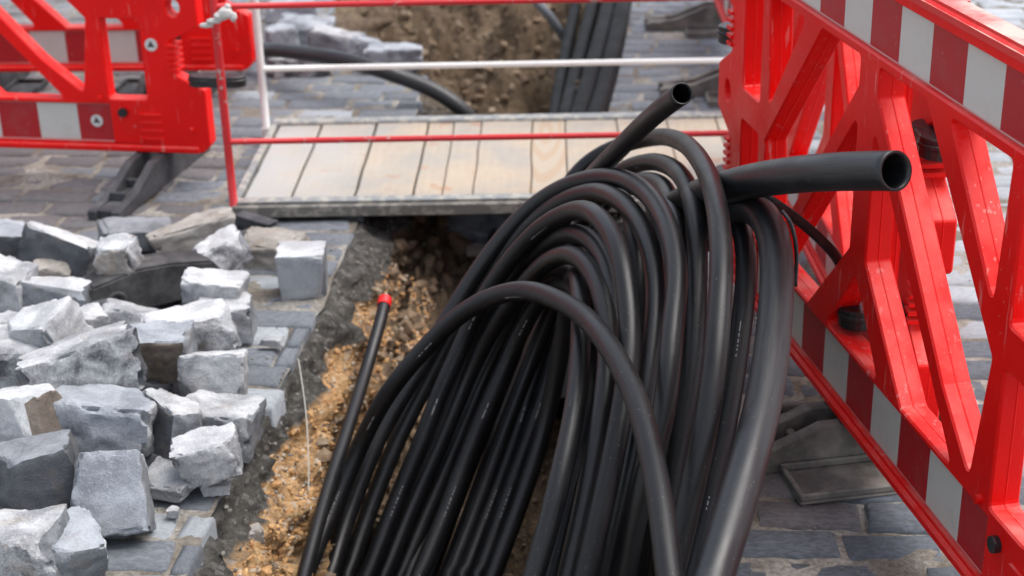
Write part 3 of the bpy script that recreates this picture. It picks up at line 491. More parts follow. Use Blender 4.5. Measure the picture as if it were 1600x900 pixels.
SETT_B = stone_mat("brown_grey_paving_sett", (0.21, 0.20, 0.205), (0.12, 0.115, 0.12), 0.3, 0.8, 1.0, 0.5)
SETT_C = stone_mat("pale_paving_sett", (0.46, 0.49, 0.52), (0.32, 0.345, 0.37), 0.08, 0.8, 1.0, 0.35)

def bedding_mat():
    m, n, b = mat("mortar_and_grit")
    v = world_pos(n)
    big = noise_tex(n, v, 5, 5, 0.6)
    c = mix(n, ramp(n, big, [(0.42, 0.0), (0.58, 1.0)]), (0.20, 0.17, 0.135), (0.42, 0.395, 0.35))
    g = noise_tex(n, v, 90, 5, 0.7)
    c = mix(n, ramp(n, g, [(0.35, 0.0), (0.65, 1.0)]), mix(n, 0.6, c, (0.03, 0.028, 0.022)), c)
    n.links.new(c, b.inputs["Base Color"]); b.inputs["Roughness"].default_value = 0.95
    bump(n, b, g, 0.9, 0.006)
    return m
BED = bedding_mat()

def soil_mat():
    m, n, b = mat("trench_soil")
    v = world_pos(n)
    sep = n.nodes.new("ShaderNodeSeparateXYZ"); n.links.new(v, sep.inputs[0])
    wob = math_(n, 'MULTIPLY_ADD', noise_tex(n, v, 6, 4, 0.6), 0.10, -0.05)
    z = math_(n, 'ADD', sep.outputs[2], wob)
    t = ramp(n, math_(n, 'ADD', z, 0.75), [(0.0, 0.0), (1.0, 1.0)])
    # depth bands: concrete bed on top, ochre sand, brown clay
    conc = math_(n, 'MULTIPLY', ramp(n, math_(n, 'ADD', z, 1.0), [(0.905, 0.0), (0.918, 1.0)]), ramp(n, math_(n, 'MULTIPLY', sep.outputs[1], 0.1), [(0.52, 1.0), (0.56, 0.0)]))
    ochre = ramp(n, math_(n, 'ADD', z, 1.0), [(0.60, 0.0), (0.66, 1.0)])
    near = ramp(n, math_(n, 'MULTIPLY', sep.outputs[1], 0.1), [(0.40, 1.0), (0.44, 0.0)])
    ochre = math_(n, 'MULTIPLY', ochre, near)
    side = ramp(n, math_(n, 'ADD', math_(n, 'ADD', sep.outputs[0], wob), 1.0), [(0.60, 1.0), (0.68, 0.0)])
    ochre = math_(n, 'MULTIPLY', ochre, side)
    g1 = noise_tex(n, v, 35, 6, 0.7)
    g2 = noise_tex(n, v, 130, 4, 0.7)
    big = noise_tex(n, v, 5, 4, 0.6)
    vor = n.nodes.new("ShaderNodeTexVoronoi"); vor.inputs["Scale"].default_value = 75; n.links.new(v, vor.inputs["Vector"])
    vc = n.nodes.new("ShaderNodeSeparateColor"); n.links.new(vor.outputs["Color"], vc.inputs[0])
    clay = mix(n, ramp(n, big, [(0.35, 0.0), (0.65, 1.0)]), (0.15, 0.098, 0.056), (0.27, 0.195, 0.12))
    clay = mix(n, ramp(n, g1, [(0.35, 0.85), (0.6, 0.0)]), clay, (0.045, 0.03, 0.018))
    sand = mix(n, vc.outputs[0], (0.50, 0.28, 0.115), (0.66, 0.43, 0.22))
    sand = mix(n, ramp(n, g1, [(0.36, 0.65), (0.50, 0.0)]), sand, (0.16, 0.085, 0.04))
    sand = mix(n, ramp(n, vc.outputs[1], [(0.9, 0.0), (0.93, 0.7)]), sand, (0.6, 0.5, 0.4))
    cc = mix(n, ramp(n, g1, [(0.35, 0.0), (0.65, 1.0)]), (0.040, 0.037, 0.032), (0.13, 0.122, 0.108))
    cc = mix(n, ramp(n, vc.outputs[1], [(0.8, 0.0), (0.88, 0.5)]), cc, (0.24, 0.23, 0.21))
    c = mix(n, ochre, clay, sand)
    c = mix(n, conc, c, cc)
    c = mix(n, math_(n, 'MULTIPLY', ramp(n, g2, [(0.3, 0.7), (0.5, 0.0)]), 0.6), c, (0.02, 0.014, 0.01))
    n.links.new(c, b.inputs["Base Color"]); b.inputs["Roughness"].default_value = 0.95
    h = math_(n, 'ADD', math_(n, 'MULTIPLY', g1, 1.0), math_(n, 'MULTIPLY', g2, 0.4))
    bump(n, b, h, 1.0, 0.02)
    return m
SOIL = soil_mat()
GRIT_O = stone_mat("ochre_gravel", (0.60, 0.36, 0.16), (0.42, 0.22, 0.09), 0.3, 1.0, 1.0)
GRIT_P = stone_mat("pale_gravel", (0.56, 0.47, 0.37), (0.36, 0.28, 0.2), 0.3)
GRIT_G = stone_mat("grey_gravel", (0.30, 0.28, 0.25), (0.15, 0.14, 0.12), 0.3, 1.0, 1.0)
GRIT_P2 = stone_mat("pale_clay_clods", (0.30, 0.225, 0.15), (0.2, 0.15, 0.1), 0.3)
GRIT_B = stone_mat("clay_clods", (0.24, 0.165, 0.10), (0.12, 0.08, 0.048), 0.3, 1.0, 1.0)

def wood_mat():
    m, n, b = mat("pale_plank_wood")
    v = shifted(n, coords(n), 11.0)
    mp = n.nodes.new("ShaderNodeMapping"); mp.inputs["Scale"].default_value = (9, 0.9, 9); n.links.new(v, mp.inputs[0])
    ring = n.nodes.new("ShaderNodeTexWave"); ring.wave_type = 'RINGS'; ring.rings_direction = 'Z'
    ring.inputs["Scale"].default_value = 1.3; ring.inputs["Distortion"].default_value = 5.0; ring.inputs["Detail"].default_value = 3
    n.links.new(mp.outputs[0], ring.inputs["Vector"])
    grain = noise_tex(n, mp.outputs[0], 9, 6, 0.7)
    c = mix(n, ramp(n, ring.outputs["Fac"], [(0.2, 0.0), (0.9, 0.08)]), (0.45, 0.375, 0.285), (0.34, 0.23, 0.13))
    c = mix(n, ramp(n, grain, [(0.45, 0.0), (0.75, 0.5)]), c, (0.33, 0.27, 0.20))
    wpos = world_pos(n)
    dirt = ramp(n, noise_tex(n, wpos, 4.5, 6, 0.65), [(0.40, 0.0), (0.64, 0.8)])
    c = mix(n, dirt, c, (0.31, 0.305, 0.285))
    kn = ramp(n, noise_tex(n, wpos, 13, 2, 0.5), [(0.66, 0.0), (0.72, 0.6)])
    c = mix(n, kn, c, (0.40, 0.22, 0.13))
    sep = n.nodes.new("ShaderNodeSeparateXYZ"); n.links.new(wpos, sep.inputs[0])
    left = ramp(n, math_(n, 'ADD', math_(n, 'MULTIPLY', sep.outputs[0], -1.0), math_(n, 'MULTIPLY', noise_tex(n, wpos, 6, 4), 0.5)), [(0.62, 0.0), (0.95, 0.75)])
    c = mix(n, left, c, (0.40, 0.405, 0.40))
    n.links.new(c, b.inputs["Base Color"]); b.inputs["Roughness"].default_value = 0.8
    bump(n, b, grain, 0.25, 0.003)
    return m
WOOD = wood_mat()

def knot_mat():
    m, n, b = mat("knotted_plank_wood")
    v = coords(n)
    mp = n.nodes.new("ShaderNodeMapping"); mp.inputs["Scale"].default_value = (10.0, 1.7, 4); mp.inputs["Location"].default_value = (0.08, -0.42, 0)
    n.links.new(v, mp.inputs[0])
    ring = n.nodes.new("ShaderNodeTexWave"); ring.wave_type = 'RINGS'; ring.rings_direction = 'Z'
    ring.inputs["Scale"].default_value = 1.1; ring.inputs["Distortion"].default_value = 3.2; ring.inputs["Detail"].default_value = 2; ring.inputs["Detail Scale"].default_value = 1.2
    n.links.new(mp.outputs[0], ring.inputs["Vector"])
    c = mix(n, ramp(n, ring.outputs["Fac"], [(0.45, 0.0), (0.62, 0.38)]), (0.43, 0.365, 0.285), (0.40, 0.25, 0.13))
    n.links.new(c, b.inputs["Base Color"]); b.inputs["Roughness"].default_value = 0.8
    return m
WOOD_K = knot_mat()

def painted(name, base, chip, amt=0.60):
    m, n, b = mat(name)
    v = world_pos(n)
    k = ramp(n, noise_tex(n, v, 30, 6, 0.7), [(amt, 0.0), (amt + 0.04, 1.0)])
    c = mix(n, ramp(n, noise_tex(n, v, 6, 4), [(0.35, 0.0), (0.7, 0.4)]), base, tuple(x * 0.7 + 0.03 for x in base))
    n.links.new(mix(n, k, c, chip), b.inputs["Base Color"]); b.inputs["Roughness"].default_value = 0.42
    return m
RAIL_R = painted("red_rail_paint", (0.62, 0.018, 0.022), (0.45, 0.3, 0.26))
RAIL_W = painted("white_rail_paint", (0.78, 0.77, 0.74), (0.25, 0.13, 0.07), 0.68)
STEEL = painted("grimy_bridge_frame", (0.17, 0.16, 0.14), (0.30, 0.275, 0.235), 0.50)
STEEL2 = painted("light_grimy_frame", (0.24, 0.25, 0.245), (0.40, 0.38, 0.33), 0.5)
CLOTH, _n, _b = mat("dirty_white_cloth"); _b.inputs["Base Color"].default_value = (0.6, 0.57, 0.54, 1); _b.inputs["Roughness"].default_value = 0.9
WIRE, _n, _b = mat("pale_wire"); _b.inputs["Base Color"].default_value = (0.42, 0.40, 0.36, 1); _b.inputs["Roughness"].default_value = 0.6
LABELM, _n, _b = mat("sticker_white"); _b.inputs["Base Color"].default_value = (0.62, 0.6, 0.58, 1)
INK, _n, _b = mat("sticker_ink_and_hole_shade"); _b.inputs["Base Color"].default_value = (0.03, 0.03, 0.035, 1)

# ------------------------------------------------------------------ trench edges
def lerp_tab(tab, y):
    if y <= tab[0][0]: return tab[0][1]
    for (a, va), (b, vb) in zip(tab, tab[1:]):
        if y <= b: return va + (vb - va) * (y - a) / (b - a)
    return tab[-1][1]
LEFT = [(0.2, -0.60), (2.42, -0.594), (2.66, -0.581), (3.01, -0.546), (3.26, -0.503), (3.47, -0.484), (3.66, -0.464), (4.11, -0.435), (4.9, -0.34), (5.1, -0.315), (5.55, -0.30), (5.75, -0.36), (5.95, -0.62), (6.4, -0.75), (8.0, -0.8), (11, -0.8)]
RIGHT = [(0.2, 0.36), (2.4, 0.36), (3.2, 0.34), (4.2, 0.31), (5.04, 0.30), (6.6, 0.49), (8.0, 0.62), (11, 0.8)]
def xl(y): return lerp_tab(LEFT, y) + 0.012 * noise.noise(Vector((0, y * 6, 1)))
def xr(y): return lerp_tab(RIGHT, y) + 0.012 * noise.noise(Vector((5, y * 6, 1)))

def fbm(p, octv=4):
    return noise.fractal(p, 0.55, 2.0, octv)

def floor_z(x, y):
    z = -0.62 + 0.05 * noise.noise(Vector((x * 3, y * 3, 0)))
    if y > 3.0:                                  # spoil rises towards, under and beyond the bridge
        k = min(1, (y - 3.0) / 1.1)
        z += 0.34 * k * k * (3 - 2 * k) + (0.05 * min(1, max(0, (x + 0.2) / 0.3)) if y > 3.6 else 0)
    if y > 5.2:
        z += -0.10 * min(1, (y - 5.2) / 0.6)
    if y > 6.6: z += 0.25 * min(1, (y - 6.6) / 1.0)
    return z

# trench surface: one sheet wrapping left wall, floor and right wall
def trench():
    ny, nw, nf = 400, 40, 56
    y0, y1 = 0.25, 9.0
    verts, faces = [], []
    cols = nw * 2 + nf
    def wall(t, side, y):
        # t 0 at the paving edge .. 1 at the floor; returns offset inwards, z
        steep = 1.0 if y < 4 else 1.0
        ins = 0.075 * min(1, t / 0.25) + 0.10 * max(0, t - 0.2)
        if side > 0: ins *= 0.55
        return ins * steep, t
    for i in range(ny + 1):
        y = y0 + (y1 - y0) * (i / ny)
        a, b = xl(y), xr(y)
        fl_l, fl_r = floor_z(a, y), floor_z(b, y)
        for j in range(cols):
            if j < nw:
                t = j / nw; ins, tt = wall(t, -1, y); x = a + ins; z = tt * fl_l - 0.004
                nrm = Vector((1, 0, 0.25))
            elif j < nw + nf:
                t = (j - nw) / (nf - 1); x0 = a + wall(1, -1, y)[0]; x1 = b - wall(1, 1, y)[0]
                x = x0 + (x1 - x0) * t; z = floor_z(x, y); nrm = Vector((0, 0, 1))
                z += 0.12 * max(0, 1 - min(t, 1 - t) / 0.25) ** 2
            else:
                t = 1 - (j - nw - nf + 1) / nw; ins, tt = wall(t, 1, y); x = b - ins; z = tt * fl_r - 0.004
                nrm = Vector((-1, 0, 0.25))
            p = Vector((x, y, z))
            k = min(1, abs(z) / 0.05)
            och = max(0.0, 1 - abs(z + 0.24) / 0.14)
            d = 0.034 * fbm(p * 7, 4) + (0.022 + 0.018 * och + (0.012 if z < -0.35 else 0)) * fbm(p * 22 + Vector((9, 1, 3)), 4) + 0.016 * (abs(noise.noise(p * 60))) + 0.020 * och
            if y > 5.2: d += 0.16 * fbm(p * 3.6 + Vector((4, 4, 4)), 4)
            p += nrm * d * k
            if j in (0, cols - 1): p.z = -0.03; p.x -= 0.05 if j == 0 else -0.05
            verts.append(tuple(p))
    for i in range(ny):
        for j in range(cols - 1):
            q = i * cols + j
            faces.append((q, q + 1, q + cols + 1, q + cols))
    # end banks
    base = len(verts)
    o = link("trench_soil", mesh("trench_soil", verts, faces, SOIL, smooth=True))
    tag(o, "brown and ochre soil sides and floor of the open trench", None, None, 'structure')
    e = empty("trench_end_bank")
    return o
trench_obj = trench()
BVH = BVHTree.FromPolygons([v.co.copy() for v in trench_obj.data.vertices], [tuple(p.vertices) for p in trench_obj.data.polygons])
bpy.data.objects.remove(bpy.data.objects["trench_end_bank"])
# closing banks of earth at both ends of the trench
for nm, y in (("near_earth_bank", 0.22), ("far_earth_bank", 9.02)):
    vs, fs = [], []
    for i in range(25):
        for j in range(13):
            x = -1.2 + 2.4 * i / 24; z = -0.9 + 0.86 * j / 12
            vs.append((x, y + 0.03 * fbm(Vector((x * 5, y, z * 5)), 3), z))
    for i in range(24):
        for j in range(12):
            q = i * 13 + j; fs.append((q, q + 1, q + 14, q + 13))
    tag(link(nm, mesh(nm, vs, fs, SOIL, smooth=True)), None, None, None, 'structure')

# ------------------------------------------------------------------ ground: bedding and mortar around the trench out to the horizon
def bed_z(x, y):
    n = noise.noise(Vector((x * 4.5, y * 4.5, 3))) * 0.6 + noise.noise(Vector((x * 19, y * 19, 7))) * 0.4
    return -0.0050 + 0.0165 * n
def ground():
    verts, faces = [], []
    def grid(xs_fn, ys, nx, fine):
        base = len(verts)
        for y in ys:
            for i in range(nx + 1):
                x = xs_fn(y, i / nx)
                z = bed_z(x, y) if fine else -0.02
                verts.append((x, y, z))
        w = nx + 1
        for r in range(len(ys) - 1):
            for i in range(nx):
                q = base + r * w + i
                faces.append((q, q + 1, q + w + 1, q + w))
    ysf = [1.6 + 6.4 * i / 290 for i in range(291)]
    grid(lambda y, t: xl(y) - 2.2 * (1 - t), ysf, 100, True)
    grid(lambda y, t: xr(y) + 2.3 * t, ysf, 104, True)
    ysn = [0.2, 0.6, 1.0, 1.4, 1.6]
    ysb = [8.0, 8.5, 9.05]
    for ys in (ysn, ysb):
        grid(lambda y, t: xl(y) - 2.2 * (1 - t), ys, 4, False)
        grid(lambda y, t: xr(y) + 2.3 * t, ys, 4, False)
    far = 300
    ysall = [0.2, 1.6, 3, 4, 5, 6, 7, 8, 9.05]
    grid(lambda y, t: -far + (far + xl(y) - 2.19) * t, ysall, 1, False)
    grid(lambda y, t: xr(y) + 2.29 + (far - xr(y) - 2.29) * t, ysall, 1, False)
    grid(lambda y, t: -far + 2 * far * t, [-far, 0.21], 1, False)
    grid(lambda y, t: -far + 2 * far * t, [9.04, far], 1, False)
    o = link("ground", mesh("ground", verts, faces, BED, smooth=True))
    tag(o, None, None, None, 'structure')
    return o
ground()

# ------------------------------------------------------------------ paving setts
def sett_mesh(i):
    """unit sett 1 x 1 x 1 (x: length, y: width, z: height), top at z = 0, worn rounded top"""
    r = random.Random(100 + i)
    nx, ny = 6, 4
    v, f = [], []
    us = [0, 0.035, 0.3, 0.5, 0.7, 0.965, 1]
    vs_ = [0, 0.07, 0.5, 0.93, 1]
    jit = [[(r.uniform(-0.018, 0.018), r.uniform(-0.035, 0.035)) for _ in vs_] for _ in us]
    sk = r.uniform(-0.03, 0.03)
    for a, u in enumerate(us):
        for b, w_ in enumerate(vs_):
            edge = min(u, 1 - u) < 0.02 or min(w_, 1 - w_) < 0.02
            near = (min(u, 1 - u) < 0.05) or (min(w_, 1 - w_) < 0.1)
            z = -0.10 if edge else (-0.02 if near else r.uniform(-0.012, 0.022))
            x = u - 0.5 + jit[a][b][0] * (1 if min(u, 1 - u) < 0.1 else 0.4) + sk * (w_ - 0.5)
            y = w_ - 0.5 + jit[a][b][1] * (1 if min(w_, 1 - w_) < 0.1 else 0.3)
            v.append((x, y, z))
    W = len(vs_)
    for a in range(len(us) - 1):
        for b in range(W - 1):
            q = a * W + b; f.append((q, q + W, q + W + 1, q + 1))
    ring = [a * W for a in range(len(us))] + [(len(us) - 1) * W + b for b in range(1, W)] + [a * W + W - 1 for a in range(len(us) - 2, -1, -1)] + [b for b in range(W - 2, 0, -1)]
    base = len(v)
    for k in ring: v.append((v[k][0], v[k][1], -1.0))
    n = len(ring)
    for k in range(n):
        f.append((ring[k], base + k, base + (k + 1) % n, ring[(k + 1) % n]))
    return v, f
SETTS = []
for i in range(12):
    v, f = sett_mesh(i)
    row = []
    for m in (SETT_A, SETT_B, SETT_C, SETT_D): row.append(mesh("sett", v, f, m, smooth=True))
    SETTS.append((v, f, row))
PHI = R(-6.0)
CP, SP = math.cos(PHI), math.sin(PHI)
def in_view(x, y, pad=0.07):
    q = Vector((x, y, 0)) - cam.matrix_world.translation
    l = cam.matrix_world.to_3x3().transposed() @ q
    if l.z > -0.1: return None
    u, v = l.x / -l.z, l.y / -l.z
    return abs(u) < 0.3265 + pad and abs(v) < 0.1837 + pad, -l.z
def lay_pavement():
    left = empty("pavement_left"); tag(left, "sett paving on the left of the trench", None, None, 'structure')
    right = empty("pavement_right"); tag(right, "sett paving on the right of the trench", None, None, 'structure')
    cand = {0: [], 1: []}
    r = random.Random(11)
    rowp = 0.105
    for k in range(-10, 100):
        t = r.uniform(0, 0.2)
        s = -4.2 + t
        wrow = rowp * r.uniform(0.99, 1.01)
        while s < 4.2:
            ln = r.choice((0.15, 0.17, 0.19, 0.2, 0.21, 0.22, 0.24)) * r.uniform(0.88, 1.0)
            sc = s + ln / 2
            cx = sc * CP - (k * rowp) * SP
            cy = 0.9 + sc * SP + (k * rowp) * CP
            s += ln + r.uniform(0.006, 0.020)
            if cy < 1.3 or cy > 8.3 or abs(cx) > 3.2: continue
            e0, e1 = xl(cy), xr(cy)
            side = None
            over = r.uniform(-0.008, 0.018)
            if cx + ln / 2 < e0 + over: side = 0
            elif cx - ln / 2 > e1 - over: side = 1
            elif cx - ln / 2 < e0 - 0.025:           # trimmed or short sett at the broken edge
                nl = e0 + over - (cx - ln / 2)
                if nl > 0.03: cx = cx - ln / 2 + nl / 2; ln = nl; side = 0
            elif cx + ln / 2 > e1 + 0.025:
                nl = cx + ln / 2 - (e1 - over)
                if nl > 0.03: cx = cx + ln / 2 - nl / 2; ln = nl; side = 1
            if side is None: continue
            iv = in_view(cx, cy)
            big = iv and iv[0]
            cand[side].append((0 if big else 1, iv[1] if iv else 99, cx, cy, ln, (rowp - r.uniform(0.008, 0.016)), r.random(), r.random()))
    for side, par in ((0, left), (1, right)):
        c = sorted(cand[side])
        V, F, MI = [], [], []
        for q, (flag, dep, cx, cy, ln, wd, r1, r2) in enumerate(c):
            var = int(r1 * 12) % 12
            if side == 0:
                mi = 1 if (cx < -0.95 and cy > 3.7 and r2 < 0.85) else (2 if (cy > 3.2 and cx > -0.75 and r2 < 0.3) or r2 < 0.08 else 0)
            else:
                mi = 2 if (cx > 0.95 + r2 * 0.2) else ((1 if r2 < 0.2 else 3) if cy < 3.7 else 0)
            rz = PHI + (r2 - 0.5) * 0.05 + (math.pi if r1 > 0.5 else 0)
            dz = (r1 * 7 % 1 - 0.5) * 0.006 + 0.001
            if flag == 0 and q < 298:
                o = bpy.data.objects.new("sett", SETTS[var][2][mi]); C.objects.link(o)
                o.location = (cx, cy, dz); o.scale = (ln, wd, 0.085)
                o.rotation_euler = ((r2 - 0.5) * 0.02, (r1 - 0.5) * 0.02, rz); o.parent = par
            else:
                b = len(V); ca, sa = math.cos(rz), math.sin(rz)
                for (x, y, z) in SETTS[var][0]:
                    x *= ln; y *= wd
                    V.append((cx + x * ca - y * sa, cy + x * sa + y * ca, dz + z * 0.085))
                for f in SETTS[var][1]: F.append(tuple(b + i for i in f)); MI.append(mi)
        o = link("outer_setts", mesh("outer_setts", V, F, [SETT_A, SETT_B, SETT_C, SETT_D], smooth=True, mi=MI), par)
        o["kind"] = 'stuff'
lay_pavement()

# ------------------------------------------------------------------ gravel, clods and crumbs (nobody could count them)
def ico():
    t = (1 + 5 ** 0.5) / 2
    v = [(-1, t, 0), (1, t, 0), (-1, -t, 0), (1, -t, 0), (0, -1, t), (0, 1, t), (0, -1, -t), (0, 1, -t), (t, 0, -1), (t, 0, 1), (-t, 0, -1), (-t, 0, 1)]
    v = [Vector(p).normalized() for p in v]
    f = [(0, 11, 5), (0, 5, 1), (0, 1, 7), (0, 7, 10), (0, 10, 11), (1, 5, 9), (5, 11, 4), (11, 10, 2), (10, 7, 6), (7, 1, 8), (3, 9, 4), (3, 4, 2), (3, 2, 6), (3, 6, 8), (3, 8, 9), (4, 9, 5), (2, 4, 11), (6, 2, 10), (8, 6, 7), (9, 8, 1)]
    return v, f
IV, IF = ico()
def lumps(name, spots, m, label, alt=None):
    V, F, MI = [], [], []
    r = random.Random(hash(len(spots)) % 1000 + 3)
    for (x, y, z, s) in spots:
        b = len(V)
        sc = Vector((s * r.uniform(0.7, 1.3), s * r.uniform(0.7, 1.3), s * r.uniform(0.5, 0.9)))
        rot = Matrix.Rotation(r.uniform(0, 6.28), 3, 'Z') @ Matrix.Rotation(r.uniform(0, 1.5), 3, 'X')
        for p in IV:
            q = rot @ Vector((p.x * sc.x, p.y * sc.y, p.z * sc.z)) * r.uniform(0.75, 1.2)
            V.append((x + q.x, y + q.y, z + q.z))
        F += [tuple(b + i for i in f) for f in IF]
        MI += [1 if alt and r.random() < 0.3 else 0] * 20
    o = link(name, mesh(name, V, F, [m] + ([alt] if alt else []), mi=MI))
    tag(o, label, None, None, 'stuff')
def wall_spot(r, y, t, side):
    a, b = xl(y), xr(y)
    ins = 0.075 * min(1, t / 0.25) + 0.10 * max(0, t - 0.2)
    if side > 0: return b - ins * 0.55 - 0.005, t * floor_z(b, y)
    return a + ins + 0.008, t * floor_z(a, y)
r = random.Random(21)
def hit_wall(y, z, side):
    mid = (xl(y) + xr(y)) / 2
    h = BVH.ray_cast(Vector((mid, y, z)), Vector((side, 0, 0)), 2.0)[0]
    return h
def hit_floor(x, y):
    return BVH.ray_cast(Vector((x, y, 0.5)), Vector((0, 0, -1)), 3.0)[0]
sp = []
for _ in range(9000):
    y = r.uniform(1.6, 4.1); z = -min(0.42, max(0.10, r.gauss(0.20, 0.06)))
    h = hit_wall(y, z, -1)
    if h: sp.append((h.x, h.y, h.z, 0.0018 + 0.0062 * r.random() ** 2 + (0.012 * r.random() if r.random() < 0.02 else 0)))
lumps("ochre_gravel", sp, GRIT_O, "ochre gravel in the left side of the trench", GRIT_P)
sp = []
for _ in range(500):
    y = r.uniform(1.5, 5.5); t = r.uniform(0.02, 0.26)
    x, z = wall_spot(r, y, t, -1 if r.random() < 0.6 else 1); sp.append((x, y, z, r.uniform(0.002, 0.006)))
for _ in range(1600):                                   # grit in the joints and on the paving
    y = r.uniform(1.8, 6.5)
    if r.random() < 0.5: x = xl(y) - abs(r.gauss(0, 0.6))
    else: x = xr(y) + abs(r.gauss(0, 0.6))
    sp.append((x, y, r.uniform(-0.002, 0.004), r.uniform(0.0015, 0.0042)))
lumps("grey_grit", sp, GRIT_G, "grey grit and crumbs on the trench lip and in the paving joints")
sp = []
for _ in range(9500):
    y = r.uniform(1.9, 8.0)
    if r.random() < 0.45:
        z = -r.uniform(0.28, 0.62); h = hit_wall(y, z, -1 if r.random() < 0.6 else 1)
    else:
        h = hit_floor(r.uniform(xl(y) + 0.08, xr(y) - 0.05), y)
    if h and h.z < -0.08: sp.append((h.x, h.y, h.z, 0.004 + (0.03 if y > 3.6 else 0.018) * r.random() ** 2.6))
lumps("clay_clods", sp, GRIT_B, "brown clods of clay on the trench floor and lower sides", GRIT_P2)

# ------------------------------------------------------------------ loose stones
def stone_mesh(i, dims, rough=1.0):
    r = random.Random(500 + i)
    n = 15 if max(dims) > 0.07 else 7
    bm = bmesh.new()
    bmesh.ops.create_cube(bm, size=2.0)
    bmesh.ops.subdivide_edges(bm, edges=bm.edges[:], cuts=n, use_grid_fill=True)
    ofs = Vector((r.uniform(-50, 50), r.uniform(-50, 50), r.uniform(-50, 50)))
    cuts = []
    jc = {(a, b, c): Vector((r.uniform(-1, 1), r.uniform(-1, 1), r.uniform(-1, 1))) * 0.12 * min(1.2, rough) for a in (0, 1) for b in (0, 1) for c in (0, 1)}
    for _ in range(r.choice((2, 2, 3)) if rough > 0.5 else 1):
        nrm = Vector((r.choice((-1, 1)) * r.uniform(0.3, 1), r.choice((-1, 1)) * r.uniform(0.3, 1), r.choice((-1, 1, 1)) * r.uniform(0.2, 1))).normalized()
        cuts.append((nrm, r.uniform(1.05, 1.36)))
    taper = (r.uniform(-0.10, 0.10), r.uniform(-0.10, 0.10))
    sx, sy, sz = [d / 2 for d in dims]
    smax = max(sx, sy, sz)
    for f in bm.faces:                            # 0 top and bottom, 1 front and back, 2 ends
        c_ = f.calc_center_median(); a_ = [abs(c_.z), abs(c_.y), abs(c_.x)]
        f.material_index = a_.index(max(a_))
    for v in bm.verts:
        p = v.co.copy()
        sa = sorted(abs(c_) for c_ in p)
        chip = max(0.0, sa[1] - 0.72) / 0.28
        chip = chip * chip * max(0.0, noise.noise(p * 2.3 + ofs) + 0.10) * 0.27 * rough
        p *= 1 - chip
        k = (abs(p.x) ** 30 + abs(p.y) ** 30 + abs(p.z) ** 30) ** (1 / 30)
        p = p / k * (1 - chip)
        for nrm, d in cuts:
            e = p.dot(nrm) - d
            if e > 0: p -= nrm * e * 0.95
        p.x *= 1 + taper[0] * p.z; p.y *= 1 + taper[1] * p.z
        fx, fy, fz = [(c_ + 1) / 2 for c_ in p]
        for (a, b, c), jv in jc.items():
            p += jv * ((fx if a else 1 - fx) * (fy if b else 1 - fy) * (fz if c else 1 - fz))
        q = Vector((p.x * sx, p.y * sy, p.z * sz))
        nn = q.normalized()
        q += nn * (smax * 0.05 * rough * noise.noise(q * (1.1 / smax) + ofs) + smax * 0.045 * rough * noise.fractal(q * (4.0 / smax) + ofs, 1.0, 2.0, 4))
        v.co = q
    me = bpy.data.meshes.new("stone")
    bm.normal_update()
    bm.to_mesh(me); bm.free()
    me.polygons.foreach_set("use_smooth", [True] * len(me.polygons))
    return me
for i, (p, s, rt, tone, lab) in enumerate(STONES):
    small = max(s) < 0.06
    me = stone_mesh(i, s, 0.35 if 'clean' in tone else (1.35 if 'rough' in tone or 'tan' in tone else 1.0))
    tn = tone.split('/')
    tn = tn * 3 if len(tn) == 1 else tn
    for q in tn[:3]: me.materials.append(ST[q])  # top, front and end tones; lit and shaded sides are painted in
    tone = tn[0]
    try: me.set_sharp_from_angle(angle=R(30))
    except Exception: pass
    nm = "pebble" if small else ("loose_sett" if p[1] < 4.4 and p[2] > -0.05 else "stone")
    o = link(nm, me, None, p, tuple(R(a) for a in rt))
    tag(o, lab, "stone", "loose stones and broken setts around the trench")

# ------------------------------------------------------------------ plastic barriers
def fillet(poly, rad, seg=3):
    out = []
    n = len(poly)
    for i in range(n):
        a, b, c = Vector(poly[i - 1]), Vector(poly[i]), Vector(poly[(i + 1) % n])
        u, w_ = (a - b), (c - b)
        ang = u.angle(w_)
        t = min(rad / math.tan(ang / 2), u.length * 0.45, w_.length * 0.45)
        p, q = b + u.normalized() * t, b + w_.normalized() * t
        for k in range(seg + 1):
            s = k / seg
            out.append(tuple(p * (1 - s) ** 2 + b * 2 * s * (1 - s) + q * s * s))
    return out

